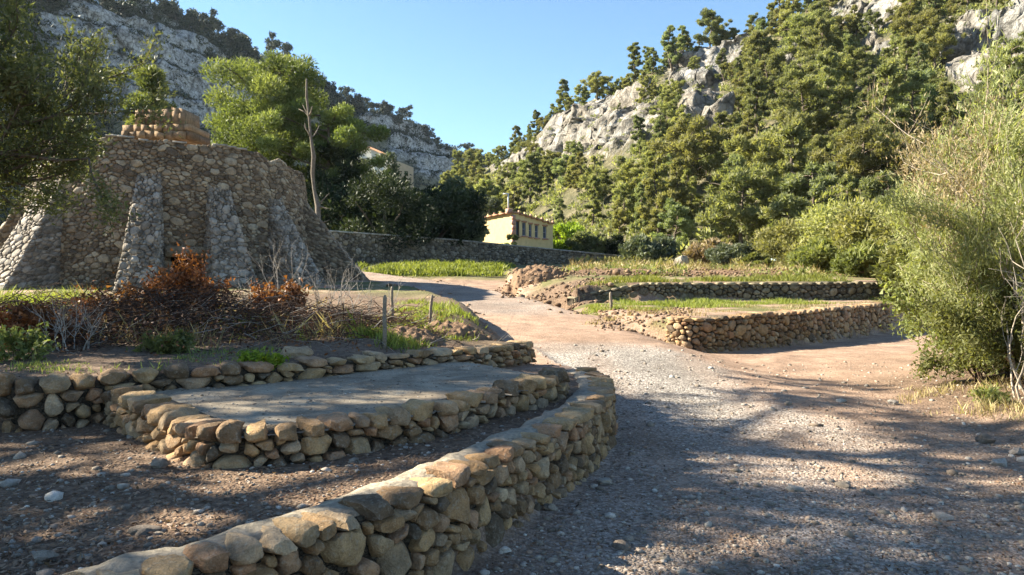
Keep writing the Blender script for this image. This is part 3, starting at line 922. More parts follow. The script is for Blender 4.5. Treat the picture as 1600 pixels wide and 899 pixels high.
# thickness of the rim and a sunken floor on top
Ri = kiln_pt(ths, kiln_top(ths) - .07, np.full(181, -.03)); Rj = kiln_pt(ths, kiln_top(ths) - .07, np.full(181, -.8)); Rk = kiln_pt(ths, np.full(181, 4.2), np.full(181, -.8))
a = np.arange(180)[:, None]
V = np.vstack([Ri, Rj, Rk, [[KC[0], KC[1], 4.2]]]) - korg
mb.add(V, [np.hstack([a, a + 1, a + 182, a + 181]), np.hstack([a + 181, a + 182, a + 363, a + 362]), np.hstack([a + 362, a + 363, np.full((180, 1), 543)])])
link('drum', mb.mesh('drum', M_kcore), kiln)
# stoke hole: a recess coloured near-black so the opening reads dark, with a stone lintel
th0, th1, z0, z1 = K_OPEN
mb = MB()
Q = np.array([[th0, z0], [th1, z0], [th1, z1], [th0, z1]])
fr_ = kiln_pt(Q[:, 0], Q[:, 1], np.full(4, -.02)); bk_ = kiln_pt(Q[:, 0], Q[:, 1], np.full(4, -1.4))
mb.add(np.vstack([fr_, bk_]) - korg, np.array([[0, 1, 5, 4], [1, 2, 6, 5], [2, 3, 7, 6], [3, 0, 4, 7], [4, 5, 6, 7]]))
link('stoke_hole', mb.mesh('stoke_hole', M_hole), kiln)
mb = MB(); lc = kiln_pt(np.array((th0 + th1) / 2), np.array(z1 + .16), np.array(.04)) - korg
em = math.cos((th0 + th1) / 2) * ku + math.sin((th0 + th1) / 2) * kv
axm = np.array([[-em[1], em[0], 0], [em[0], em[1], 0], [0, 0, 1]])
mb.box(lc, (1.35, .35, .32), axm, .55)
link('lintel', mb.mesh('lintel', M_dark), kiln)
# drum stones
rng = np.random.default_rng(11)
TR = 1.75
cells = rubble_cells(2 * TR * 4.75, 4.85, .076, rng, 1.7, .55)
def kmap(s, t, d):
    th = s / 4.75 - TR
    z = KZ0 + (kiln_top(th) - KZ0) * t / 4.85
    return kiln_pt(th, z, d) - korg
keep = []
for k_, c_ in enumerate(cells):
    th = c_[:, 0].mean() / 4.75 - TR; z = KZ0 + c_[:, 1].mean()
    if not (th0 - .02 < th < th1 + .02 and z0 < z < z1 + .32):
        keep.append(k_)
vis = lambda k_: -np.ptp(cells[k_][:, 0]) * np.ptp(cells[k_][:, 1]) * max(.05, math.cos(cells[k_][:, 0].mean() / 4.75 - TR)) * (1 if cells[k_][:, 1].mean() > 1.0 else .3)
add_stones(kiln, cells, kmap, M_kiln, rng, .004, .022, .06, 7, 0, 300, sorted(keep, key=vis), rough=.16)
# buttresses
for bi, (bt, wb, wt, rb, zt_) in enumerate([(-.85, 1.5, .8, 6.9, 4.9), (-.17, 1.15, .62, 6.7, 5.0), (.27, 1.35, .6, 6.7, 4.75), (.72, 1.4, .6, 6.75, 4.55), (1.27, 1.7, .9, 7.6, 4.6), (-1.45, 1.5, .8, 6.9, 4.6)]):
    e = math.cos(bt) * ku + math.sin(bt) * kv
    tdir = -math.sin(bt) * ku + math.cos(bt) * kv
    z0b = .62
    def bmap(s, t, d, e=e, tdir=tdir, wb=wb, wt=wt, rb=rb, zt_=zt_):
        fr = np.clip(t / 4.4, 0, 1.2)
        r = rb + (KR1 - .05 - rb) * fr ** .92
        wd = wb + (wt - wb) * fr
        sl = np.array([.87, .5])  # outward and up
        P2 = KC + (r + d * sl[0])[..., None] * e + (s * wd)[..., None] * tdir
        return np.concatenate([P2, (z0b + (zt_ - z0b) * fr + d * sl[1])[..., None]], -1) - korg
    mb = MB()
    tv = np.linspace(0, 4.4, 14)
    L_ = bmap(np.full(14, -.49), tv, np.full(14, -.03)); R_ = bmap(np.full(14, .49), tv, np.full(14, -.03))
    inner = lambda sgn: np.concatenate([KC + 3.9 * e + np.outer(np.full(14, sgn * wb * .49), tdir) * (np.linspace(1, wt / wb, 14)[:, None]), (z0b + (zt_ - z0b) * tv / 4.4)[:, None]], 1) - korg
    Li, Ri = inner(-1), inner(1)
    V = np.stack([Li, L_, R_, Ri], 1).reshape(-1, 3)
    i = np.arange(13)[:, None] * 4; j = np.arange(4)[None]
    f = np.stack([i + j, i + (j + 1) % 4, i + 4 + (j + 1) % 4, i + 4 + j], -1).reshape(-1, 4)
    mb.add(V, f)
    bo = link('buttress', mb.mesh('buttress', M_bcore if bi < 4 else M_kcore), kiln)
    for sg in (-1, 1):
        cc_ = rubble_cells(2.3, 4.3, .085, rng, 1.4, .35)
        def cmap(s, t, d, sg=sg, e=e, tdir=tdir, wb=wb, wt=wt, rb=rb, zt_=zt_):
            fr = np.clip(t / 4.4, 0, 1.1)
            r_out = rb + (KR1 - .05 - rb) * fr ** .92
            wd = wb + (wt - wb) * fr
            P2 = KC + (r_out - s)[..., None] * e + (sg * (wd * .49 + d))[..., None] * tdir
            return np.concatenate([P2, (z0b + (zt_ - z0b) * fr)[..., None]], -1) - korg
        cc_ = [c for c in cc_ if c[:, 0].mean() < (rb - 4.6) * (1 - c[:, 1].mean() / 4.4)]
        add_stones(bo, cc_, cmap, M_butt if bi < 4 else M_kiln, rng, .007, .03, .06, 7, 0, 0, None, rough=.16)
    # outward face
    bc = rubble_cells(1.0, 4.4 / 1.25, .066 if bi < 4 else .075, rng, 1.6, .5)
    bc = [np.column_stack([c[:, 0] - .5, c[:, 1] * 1.25]) for c in bc]
    add_stones(bo, bc, bmap, M_butt if bi < 4 else M_kiln, rng, .004, .026, .07, 7, 0, 90 if bi in (1, 2, 3) else 30, sorted(range(len(bc)), key=lambda k: -np.ptp(bc[k][:, 0]) * np.ptp(bc[k][:, 1])), rough=.16)
# the block on top: a rough course carrying upright slabs, and pale coping flags
def top_block(cx, cy, z0, z1, w, dpt, n, mat, rng, name, jit):
    cut = np.sort(np.concatenate([[0, 1], np.arange(1, n) / n + rng.normal(0, .28 / n, n - 1)])) * w
    for a_, b_ in zip(cut[:-1], cut[1:]):
        mb = MB()
        hz = (z1 - z0) * (1 + rng.normal(0, jit))
        q = np.array([[x_, y_, z_] for z_ in (0, hz) for y_ in (0, dpt) for x_ in (a_ + .006, b_ - .006)])
        q = q + rng.normal(0, .022, q.shape) * [.5, 1, 1] + [0, rng.normal(0, .04), 0]
        mb.add(q + [cx - w / 2 - korg[0], cy - dpt / 2 - korg[1], z0 - korg[2]], np.array([[0, 2, 3, 1], [4, 5, 7, 6], [0, 1, 5, 4], [2, 6, 7, 3], [0, 4, 6, 2], [1, 3, 7, 5]]), rng.random())
        link(name, mb.mesh(name, mat), kiln)
M_tan = stone_mat('tan_block', [(0, (0.20, 0.12, 0.065)), (1, (0.36, 0.24, 0.14))], .8, .5, .2)
bY = 24.2
xl = lambda px: (px - HX) / F * bY
zp = lambda py: CAMZ + (HY - py) / F * bY
for k, (a_, b_, c_, d_, n_) in enumerate([(190, 300, 218, 205, 9), (187, 299, 205.3, 194, 8)]):
    top_block((xl(a_) + xl(b_)) / 2, bY + .75, zp(c_), zp(d_), xl(b_) - xl(a_), 1.5 - .06 * k, n_, M_tan, rng, 'course_block', .03)
top_block((xl(205) + xl(284)) / 2, bY + .8, zp(193.6), zp(168), xl(284) - xl(205), 1.2, 8, M_tan, rng, 'upright_slab', .035)
for k in range(12):
    th = rng.uniform(-.45, .5)
    pt = kiln_pt(np.array(th), np.array(kiln_top(np.array(th)) + .0), np.array(-.12)) - korg
    mb = MB(); mb.box(pt, (rng.uniform(.25, .5), .35, .05), axm, rng.random())
    link('coping_flag', mb.mesh('coping_flag', M_lime), kiln)

# ------------------------------------------------------------------ boundary wall with pale coping
rng = np.random.default_rng(23)
W6 = np.array([W(440, 0, 41)[:2], W(530, 0, 43)[:2], W(700, 0, 48)[:2], W(850, 0, 54)[:2], W(975, 0, 60)[:2]])
p6 = Path(W6)
s6 = np.array([p6.s[np.argmin(np.hypot(p6.x - q[0], p6.y - q[1]))] for q in W6])
zt6 = np.array([W(0, pyy, Yy)[2] for pyy, Yy in ((356, 41), (363, 43), (375, 48), (389, 54), (401, 60))])
bw, _ = stone_wall('boundary_wall', 'tall grey rubble boundary wall with pale flat coping in front of the house', W6, lambda s: float(H(*[float(v) for v in p6.at(s)[:2]], False)) - .2,
                   lambda s: float(np.interp(s, s6, zt6)), .10, rng, M_dark, M_dcore, thick=.5, batter=.02, bulge=.04, n=7, det=0, limit=0, gap=.015, core_top=.0)
q = 0.0
while q < p6.L - .5:
    l = rng.uniform(1.5, 2.2)
    sm = min(q + l / 2, p6.L)
    x_, y_, nx_, ny_ = p6.at(sm)
    zt_ = np.interp(sm, s6, zt6); dz = (np.interp(min(sm + .4, p6.L), s6, zt6) - np.interp(sm - .4, s6, zt6)) / .8
    t_ = unit([-ny_, nx_, dz]); n_ = np.array([nx_, ny_, 0]); b_ = np.cross(t_, n_)
    mb = MB(); mb.box(np.array([x_ - nx_ * .25, y_ - ny_ * .25, zt_ + .03]) - np.array(bw.location), (l - .03, .62, .09), [t_, n_, b_], rng.random())
    link('coping_slab', mb.mesh('coping_slab', M_lime), bw)
    q += l

# ------------------------------------------------------------------ yellow house
def facade(mb, o, dx, L, z0, zt0, zt1, opens, nrm, rev=.16):
    """a wall from o along dx with real openings (a, b, z0, z1) and their reveals"""
    o, dx, nrm = np.asarray(o, float), np.asarray(dx, float), np.asarray(nrm, float)
    zmax = max([b for _, _, _, b in opens] + [z0 + .1])
    xs = sorted({0, L, *[v for a, b, _, _ in opens for v in (a, b)]})
    zs = sorted({z0, zmax, *[v for _, _, a, b in opens for v in (a, b)]})
    P = lambda u, z, d=0: np.array([o[0] + dx[0] * u + nrm[0] * d, o[1] + dx[1] * u + nrm[1] * d, z])
    for a, b in zip(xs[:-1], xs[1:]):
        for c, d in zip(zs[:-1], zs[1:]):
            if any(p0 <= (a + b) / 2 <= p1 and q0 <= (c + d) / 2 <= q1 for p0, p1, q0, q1 in opens): continue
            mb.add([P(a, c), P(b, c), P(b, d), P(a, d)], np.array([[0, 1, 2, 3]]))
        za, zb_ = zt0 + (zt1 - zt0) * a / L, zt0 + (zt1 - zt0) * b / L
        mb.add([P(a, zmax), P(b, zmax), P(b, zb_), P(a, za)], np.array([[0, 1, 2, 3]]))
    for a, b, c, d in opens:
        mb.add([P(a, c), P(b, c), P(b, d), P(a, d), P(a, c, -rev), P(b, c, -rev), P(b, d, -rev), P(a, d, -rev)], np.array([[0, 4, 5, 1], [1, 5, 6, 2], [2, 6, 7, 3], [3, 7, 4, 0]]))
    return P

M_yel = plain_mat('yellow_render', (0.62, 0.48, 0.25), .9, .12, 3, .1)
M_cream = plain_mat('pale_render', (0.50, 0.50, 0.46), .9, .12, 2, .1)
M_tile = plain_mat('terracotta', (0.42, 0.22, 0.13), .85, .3, 10, .3)
M_brick = plain_mat('pink_brick', (0.48, 0.26, 0.2), .9, .2, 10, .3)
M_pane = plain_mat('window_glass', (0.07, 0.09, 0.12), .12, .1, 3, 0)
M_frame = plain_mat('grey_blue_shutter', (0.28, 0.30, 0.36), .7, .1, 10, .1)
M_metal = plain_mat('galvanised_pole', (0.55, 0.56, 0.57), .5, .1, 10, .05)
hc = W(802, 0, 60.0); hc[2] = 0
hr, hl = np.array([.72, .69]), np.array([-.69, .72])
nr_, nl_ = np.array([.69, -.72]), np.array([-.72, -.69])
Lr, Ll = 4.75, 4.6
zc = W(0, 331, 60)[2]
house = thing('house', 'small yellow rendered house with tiled stepped parapet beyond the boundary wall', 'house', (hc[0], hc[1], 3.2))
ho = np.array(house.location)
opens = [(.30, .70, 4.80, 6.02), (1.02, 1.46, 4.86, 5.95), (1.80, 2.16, 4.78, 5.84), (2.52, 2.92, 4.74, 5.78), (3.50, 3.95, 4.72, 5.74)]
mb = MB()
PR = facade(mb, hc[:2] - ho[:2], hr, Lr, 0 - .5, zc - ho[2], zc - .75 - ho[2], [(a, b, c - ho[2], d - ho[2]) for a, b, c, d in opens], nr_)
PLf = facade(mb, hc[:2] - ho[:2], hl, Ll, 0 - .5, zc - ho[2], zc - .35 - ho[2], [(3.55, 3.85, 4.5 - ho[2], 6.0 - ho[2])], nl_)
A, B, Cc = PR(0, zc - ho[2] - .25), PR(Lr, zc - .75 - ho[2] - .25), PLf(Ll, zc - .35 - ho[2] - .25)
D = B + Cc - A
Bb, Cb, Db = B.copy(), Cc.copy(), D.copy(); Bb[2] = Cb[2] = Db[2] = -.5
mb.add([B, D, Db, Bb], np.array([[0, 1, 2, 3]])); mb.add([Cc, D, Db, Cb], np.array([[0, 1, 2, 3]]))
link('wall', mb.mesh('wall', M_yel), house)
mb = MB(); mb.add([A, B, D, Cc], np.array([[0, 1, 2, 3]])); link('roof', mb.mesh('roof', M_tile), house)
def wall_ax(dx, nr): return np.array([[dx[0], dx[1], 0], [nr[0], nr[1], 0], [0, 0, 1]])
for k, (a, b, c, d) in enumerate(opens):
    wmb = MB(); cpt = (PR(a, 0, -.14) + PR(b, 0, -.14)) / 2
    c_, d_ = c - ho[2], d - ho[2]
    ax = wall_ax(hr, nr_)
    for u, w_, z_, h_ in ((a + .03, .06, (c_ + d_) / 2, d_ - c_), (b - .03, .06, (c_ + d_) / 2, d_ - c_)):
        q = PR(u, z_, -.11); wmb.box(q, (w_, .06, h_), ax)
    for z_ in (c_ + .03, d_ - .03, (c_ + d_) / 2):
        q = PR((a + b) / 2, z_, -.113); wmb.box(q, (b - a - .12, .05, .05), ax)
    wo = link('window', wmb.mesh('window', M_frame if k else M_barkd), house)
    pm = MB(); pm.add([PR(a, c_, -.15), PR(b, c_, -.15), PR(b, d_, -.15), PR(a, d_, -.15)], np.array([[0, 1, 2, 3]]))
    link('pane', pm.mesh('pane', M_pane), wo)
    sm_ = MB(); sm_.box(PR((a + b) / 2, c_ - .06, .05), (b - a + .18, .22, .09), ax, .5); link('sill', sm_.mesh('sill', M_brick), wo)
    sm_ = MB(); sm_.box(PR((a + b) / 2, d_ + .07, .02), (b - a + .16, .08, .13), ax, .5); link('lintel', sm_.mesh('lintel', M_tile), wo)
pm = MB(); a, b, c_, d_ = 3.55, 3.85, 4.5 - ho[2], 6.0 - ho[2]
pm.add([PLf(a, c_, -.15), PLf(b, c_, -.15), PLf(b, d_, -.15), PLf(a, d_, -.15)], np.array([[0, 1, 2, 3]])); link('slit_window', pm.mesh('slit_window', M_barkd), house)
# stepped parapet tiles with upright spacers, brick quoin at the corner
for face_, L_, dz, dx, nr, cnt in ((PR, Lr, -.75, hr, nr_, 7), (PLf, Ll, -.35, hl, nl_, 6)):
    for k in range(cnt):
        u = L_ * (k + .5) / cnt
        zz = zc - ho[2] + dz * u / L_
        tm = MB(); tm.box(face_(u, zz - .02, .04), (L_ / cnt * 1.02, .34, .12), wall_ax(dx, nr), .5)
        link('parapet_tile', tm.mesh('parapet_tile', M_tile), house)
        um = MB(); um.box(face_(u + L_ / cnt * .42, zz + .09, .03), (.09, .16, .2), wall_ax(dx, nr), .5)
        link('parapet_block', um.mesh('parapet_block', M_yel if k % 2 else M_brick), house)
for k in range(9):
    qm = MB(); z_ = -.3 + k * .4
    qm.box(PR(0.0, z_ + .2, 0) + np.array([0, 0, 0]), (.34 if k % 2 else .22, .22 if k % 2 else .32, .37), wall_ax(hr, nr_), .5)
    link('quoin', qm.mesh('quoin', M_brick), house)
mb = MB(); q0 = PR(.0, zc - ho[2], -.6); mb.tube([q0, q0 + [0, 0, 1.5]], .06, 6); mb.box(q0 + np.array([-.18, 0, 1.5]), (.5, .12, .1))
link('vent_pipe', mb.mesh('vent_pipe', M_metal), house)
hb = MB(); hb.box(PR(-.15, zc - ho[2] + .05, -.35), (.4, .4, .4), wall_ax(hr, nr_)); link('chimney', hb.mesh('chimney', M_brick), house)

# pale villa half hidden behind the trees
vY = 92.0
vb = thing('villa', 'large pale villa with tiled roof, half hidden above the dark trees', 'house', (*W(592, 0, vY)[:2], 5.0))
vo_ = np.array(vb.location)
va = W(548, 238, vY) - vo_; vr = W(612, 246, vY - 2) - vo_; ve_ = W(646, 262, vY + 6) - vo_
mb = MB()
pk = W(578, 231, vY) - vo_
bz_ = 0.0
def drop(q): q = q.copy(); q[2] = bz_; return q
mb.add([drop(va), drop(vr), vr, pk, va], np.array([[0, 1, 2, 3, 4]]))
va2, vr2, pk2 = va + [-5, 10, 0], vr + [-5, 10, 0], pk + [-5, 10, 0]
mb.add([drop(va2), drop(vr2), vr2, pk2, va2], np.array([[4, 3, 2, 1, 0]]))
mb.add([drop(va), va, va2, drop(va2)], np.array([[0, 1, 2, 3]]))
link('wall', mb.mesh('wall', M_cream), vb)
mb = MB(); 
ov = np.array([0, -.35, .12])
for a_, b_ in ((va, pk), (pk, vr)):
    mb.add([a_ + ov, b_ + ov, b_ + [-5, 10, .12], a_ + [-5, 10, .12], a_ + ov - [0, 0, .25], b_ + ov - [0, 0, .25]], [np.array([[0, 1, 2, 3], [4, 5, 1, 0]])])
link('roof', mb.mesh('roof', M_tile), vb)
mb = MB(); mb.add([drop(vr), drop(ve_), ve_, vr + [0, 0, -.2], drop(ve_) + [-3, 8, 0], ve_ + [-3, 8, .3], vr + [-3, 8, .6]], [np.array([[0, 1, 2, 3], [1, 4, 5, 2], [3, 2, 5, 6]])])
link('wing', mb.mesh('wing', plain_mat('ochre_render', (0.55, 0.42, 0.27), .9, .12, 2, .1)), vb)
for k, px_ in enumerate((556, 566, 596)):
    q = W(px_, 258, vY - .3) - vo_
    mb = MB(); mb.box(q, (.8, .1, 1.3)); wo = link('window', mb.mesh('window', M_frame), vb)
    mb = MB(); mb.box(q + [0, -.06, 0], (.62, .04, 1.12)); link('pane', mb.mesh('pane', M_pane), wo)

# ------------------------------------------------------------------ vegetation generators
def leaves(c, ax, l, w, rng, tri=False):
    """rhombic (or three-cornered) leaves: centres c, long axes ax, lengths l, widths w"""
    n = len(c)
    r = rng.normal(size=(n, 3))
    b = unit(np.cross(ax, r))
    l = np.broadcast_to(l, (n,))[:, None] * .5; w = np.broadcast_to(w, (n,))[:, None] * .5
    if tri:
        v = np.stack([c - ax * l + b * w * 1.25, c - ax * l - b * w * 1.25, c + ax * l], 1).reshape(-1, 3)
        return v, np.arange(n * 3).reshape(-1, 3)
    v = np.stack([c - ax * l, c + b * w, c + ax * l, c - b * w], 1).reshape(-1, 3)
    return v, np.arange(n * 4).reshape(-1, 4)

def in_ball(n, rng, shell=.45):
    d = unit(rng.normal(size=(n, 3)))
    return d * (rng.random(n) ** shell)[:, None]

def clumps_crown(name, centres, radii, per, ll, lw, rng, mat, up=.4, flat=.72, jit=.75, dens_rand=True):
    C, A, R = [], [], []
    for c, r in zip(centres, radii):
        n = int(per * (r / np.mean(radii)) ** 2)
        q = in_ball(n, rng)
        q[:, 2] *= flat
        C.append(c + q * r)
        A.append(unit(unit(q) * .7 + np.array([0, 0, up]) + rng.normal(size=(n, 3)) * jit * .6))
        tone = rng.uniform(.25, .75)
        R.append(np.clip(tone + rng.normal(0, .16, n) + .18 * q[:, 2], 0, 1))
    C, A, R = np.vstack(C), np.vstack(A), np.concatenate(R)
    n = len(C)
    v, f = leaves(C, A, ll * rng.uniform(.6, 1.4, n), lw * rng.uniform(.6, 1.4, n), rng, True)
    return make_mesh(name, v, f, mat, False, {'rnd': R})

def curve_pts(p0, p1, rng, n=6, wob=.05):
    t = np.linspace(0, 1, n)[:, None]
    p0, p1 = np.asarray(p0, float), np.asarray(p1, float)
    L = np.linalg.norm(p1 - p0)
    q = p0 + (p1 - p0) * t
    w = np.cumsum(rng.normal(0, wob * L / math.sqrt(n), (n, 3)), 0)
    return q + w * np.sin(t * np.pi * .9)

def pine_proto(seed, h, crown_r, crown_lo, shape, leafn=150, ll=.42, lw=.13, mat=None, nbr=22, cr=.26):
    """trunk mesh and crown mesh of one pine, base at the origin"""
    rng = np.random.default_rng(seed)
    tb = MB()
    top = np.array([rng.normal(0, .05) * h, rng.normal(0, .05) * h, h * .93])
    tp = curve_pts((0, 0, -.8), top, rng, 9, .04)
    r0 = h * .022 + .03
    tb.tube(tp, np.linspace(r0, r0 * .25, 9), 7)
    cs, rs = [], []
    for k in range(nbr):
        u = crown_lo + (1 - crown_lo) * (k + .5) / nbr
        base = np.array([np.interp(u * .93, np.linspace(0, .93, 9), tp[:, q]) for q in range(3)])
        v = (u - crown_lo) / (1 - crown_lo)
        if shape == 'round': R = crown_r * math.sqrt(max(.06, 1 - (2 * v - .85) ** 2 / 1.4))
        elif shape == 'cone': R = crown_r * (1.08 - v) ** .8
        elif shape == 'umbrella': R = crown_r * (.55 + .6 * math.sin(v * 2.6))
        else: R = crown_r * (.9 - .5 * v)
        R *= rng.uniform(.55, 1.12)
        th = k * 2.399 + rng.normal(0, .4)
        tip = base + np.array([math.cos(th) * R, math.sin(th) * R, R * rng.uniform(-.02, .42)])
        bp = curve_pts(base, tip, rng, 5, .1)
        tb.tube(bp, np.linspace(r0 * .32, r0 * .08, 5), 4, cap=False)
        for w_ in ((.55, 1.0) if R > crown_r * .45 else (1.0,)):
            c = base + (tip - base) * w_ + rng.normal(0, .08 * crown_r, 3)
            cs.append(c); rs.append(crown_r * cr * rng.uniform(.7, 1.3) * (1.1 if w_ < 1 else 1))
    cs.append(top); rs.append(crown_r * cr * .9)
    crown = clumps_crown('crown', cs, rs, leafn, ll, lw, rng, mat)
    return tb.mesh('trunk', M_bark, True), crown

def put_tree(name, proto, loc, label, cat='tree', group=None, rotz=0.0, scale=1.0, parts=True, tilt=0.0):
    root = thing(name, label, cat, loc, group, rotz, scale)
    if tilt: root.rotation_euler[0] = tilt
    link('trunk', proto[0], root)
    link('crown', proto[1], root)
    return root

def grow(tb, rng, p, d, length, r, depth, kids, tips, wob=.18, up=.12, n=5, sides=5, ratio=.62, rnd=None, open_=.9):
    pts = [np.asarray(p, float)]
    dd = unit(d)
    for k in range(n):
        dd = unit(dd + rng.normal(0, wob, 3) + np.array([0, 0, up]))
        pts.append(pts[-1] + dd * length / n)
    pts = np.array(pts)
    tb.tube(pts, np.linspace(r, r * .45, n + 1), sides, rnd, cap=depth == 0)
    if depth == 0:
        tips.append((pts, dd))
        return
    for k in range(kids):
        u = rng.uniform(.35, 1.0) if k else 1.0
        i0 = min(n, int(u * n))
        nd = unit(dd + rng.normal(0, open_ * .6, 3))
        grow(tb, rng, pts[i0], nd, length * ratio * rng.uniform(.7, 1.25), r * .5, depth - 1, kids, tips, wob, up, max(3, n - 1), max(3, sides - 1), ratio, rnd, open_)

def tip_leaves(name, tips, per, spread, ll, lw, rng, mat, along=.6, up=.2, tone_sd=.15):
    C, A, R = [], [], []
    for pts, d in tips:
        u = rng.random(per) ** .8
        i0 = np.clip((u * (len(pts) - 1)).astype(int), 0, len(pts) - 2)
        fr = (u * (len(pts) - 1) - i0)[:, None]
        c = pts[i0] * (1 - fr) + pts[i0 + 1] * fr + rng.normal(0, spread, (per, 3))
        C.append(c)
        A.append(unit(d * along + rng.normal(0, .6, (per, 3)) + [0, 0, up]))
        R.append(np.clip(rng.uniform(.25, .75) + rng.normal(0, tone_sd, per), 0, 1))
    C, A, R = np.vstack(C), np.vstack(A), np.concatenate(R)
    n = len(C)
    v, f = leaves(C, A, ll * rng.uniform(.6, 1.4, n), lw * rng.uniform(.6, 1.4, n), rng, True)
    return make_mesh(name, v, f, mat, False, {'rnd': R})

ORD = ['first', 'second', 'third', 'fourth', 'fifth', 'sixth', 'seventh', 'eighth', 'ninth', 'tenth', 'eleventh', 'twelfth', 'thirteenth', 'fourteenth', 'fifteenth', 'sixteenth', 'seventeenth', 'eighteenth', 'nineteenth', 'twentieth']
TENS = ['', '', 'twenty', 'thirty', 'forty', 'fifty', 'sixty', 'seventy', 'eighty', 'ninety']
def ordinal(k):
    if k < 20: return ORD[k]
    t, u = divmod(k + 1, 10)
    return TENS[t][:-1] + 'ieth' if u == 0 else TENS[t] + '-' + ORD[u - 1]

# ------------------------------------------------------------------ pines on the hillside
SHAPES = ['round', 'cone', 'cone', 'umbrella', 'tall', 'cone', 'tall', 'round', 'umbrella']
PMATS = [(L_pine, 'olive-green'), (L_pine2, 'cool green'), (L_pine3, 'yellowish')]
FORM = {'round': 'round-crowned', 'cone': 'tapering', 'umbrella': 'spreading', 'tall': 'narrow'}
protos = []
for k, shp in enumerate(SHAPES):
    hgt = {'round': 6.0, 'cone': 7.0, 'umbrella': 6.5, 'tall': 7.5}[shp]
    cw = {'round': 2.3, 'cone': 1.85, 'umbrella': 2.4, 'tall': 1.5}[shp]
    lo = {'round': .22, 'cone': .2, 'umbrella': .45, 'tall': .25}[shp]
    mt, tone = PMATS[k % 3]
    protos.append((pine_proto(300 + k, hgt, cw, lo, shp, 190, .32, .095, mt, 24, .24), shp, tone))
rng = np.random.default_rng(41)
def rockvis(px_, py_):
    return max(st * math.exp(-(((px_ - bx) / (sx * .95)) ** 2 + ((py_ - by) / (sy * .95)) ** 2) ** 1.5) for bx, by, sx, sy, st in rh_rock)
nr_h, nc_h = HPX.shape
cand = rng.permutation(nr_h * nc_h)
cand = np.concatenate([cand[(HT.ravel()[cand] > .95) & (HT.ravel()[cand] < 1.04)][:400], cand])
Hflat, Rflat, Tflat, PXflat = HP.reshape(-1, 3), HR.ravel(), HT.ravel(), HPX.ravel()
chosen, sizes = [], []
for c in cand[:26000]:
    if len(chosen) >= 292: break
    t, pxv = Tflat[c], PXflat[c]
    if t > 1.06 or pxv > 1680 or pxv < 690: continue
    P = Hflat[c]
    spx = HX + P[0] / P[1] * F; spy = HY - (P[2] - CAMZ) / P[1] * F
    if spy < -60: continue
    if t < .10 and pxv < 1000: continue
    if 735 < spx < 905 and P[1] < 78: continue
    rk = Rflat[c]
    if rk > .5 and t < .93 and rng.random() > .12: continue
    if 1470 < spx < 1620 and 25 < spy < 150 and rng.random() > .06: continue
    sz = rng.uniform(.55, 1.25) * (0.9 if t > .9 else 1)
    if rk > .45 and t < .93: sz *= .55
    hp = 6.3 * sz / P[1] * F
    rv = max(rockvis(spx, spy - .5 * hp), rockvis(spx, spy - hp))
    if t > .93: rv = 0
    if rv > .45 and rng.random() > .55: continue
    if rv > .45: sz *= .62
    if chosen:
        dd = np.linalg.norm(Hflat[chosen] - P, axis=1)
        if np.min(dd - 1.62 * (np.array(sizes) + sz)) < 0: continue
    chosen.append(c); sizes.append(sz)
items = []
for c, sz in zip(chosen, sizes):
    P = Hflat[c]
    k = rng.integers(len(protos))
    spx = HX + P[0] / P[1] * F; spy = HY - (P[2] - CAMZ) / P[1] * F
    t = Tflat[c]
    if t > .9: zn_ = 'on the hill ridge against the sky' if spx < 1240 else 'high at the picture top'
    elif spx < 900: zn_ = 'on the slope above the yellow house'
    elif Rflat[c] > .4: zn_ = 'rooted among the pale crags'
    elif t > .55: zn_ = 'high up beside the white cliffs' if spx < 1180 else 'high on the sunny slope'
    elif t > .25: zn_ = 'midway up the hillside'
    else: zn_ = 'at the foot of the hillside'
    size_w = 'small' if sz < .75 else ('tall' if sz > 1.05 else 'middling')
    items.append((P, sz, k, size_w, FORM[protos[k][1]], protos[k][2], zn_, spx))
groups = {}
for q, it in enumerate(items):
    groups.setdefault(it[3:7], []).append(q)
for key, lst in groups.items():
    lst.sort(key=lambda q: items[q][7])
    for r_, q in enumerate(lst):
        P, sz, k, sw, fm, tn, zn_, spx = items[q]
        lab = f'{sw} {fm} {tn} pine {zn_}' + ('' if len(lst) == 1 else f', {ordinal(r_)} such from left')
        put_tree('pine_tree', protos[k][0], P + [0, 0, -.3], lab, 'tree', 'pines on the hillside', rng.uniform(0, 6.28), sz * rng.uniform(.95, 1.1), tilt=rng.normal(0, .05))

# low scrub filling the slope between the pines
def scrub(name, label, pts, sizes, per, ll, lw, rng, mat):
    C, A, R = [], [], []
    for p_, s_ in zip(pts, sizes):
        q = in_ball(per, rng, .4); q[:, 2] = np.abs(q[:, 2]) * .8
        C.append(p_ + q * s_)
        A.append(unit(q + rng.normal(0, .5, (per, 3)) + [0, 0, .4]))
        R.append(np.clip(rng.uniform(.15, .85) + rng.normal(0, .15, per), 0, 1))
    C, A, R = np.vstack(C), np.vstack(A), np.concatenate(R)
    sc2 = np.repeat(np.asarray(sizes), per)
    v, f = leaves(C, A, ll * sc2 * rng.uniform(.6, 1.3, len(C)), lw * sc2 * rng.uniform(.6, 1.3, len(C)), rng, True)
    return link(name, make_mesh(name, v, f, mat, False, {'rnd': R}), label=label, cat='scrub', kind='stuff')

sel = [c for c in cand[26000:60000] if Tflat[c] < 1.03 and 660 < PXflat[c] < 1720 and (Rflat[c] < .38 or rng.random() < .45)]
sel = sel[:3400]
scrub('scrub', 'low green scrub covering the sunny hillside between the pines', Hflat[sel], rng.uniform(.4, 1.35, len(sel)) * np.where(Rflat[sel] > .4, .6, 1), 44, .44, .17, rng, L_pine)

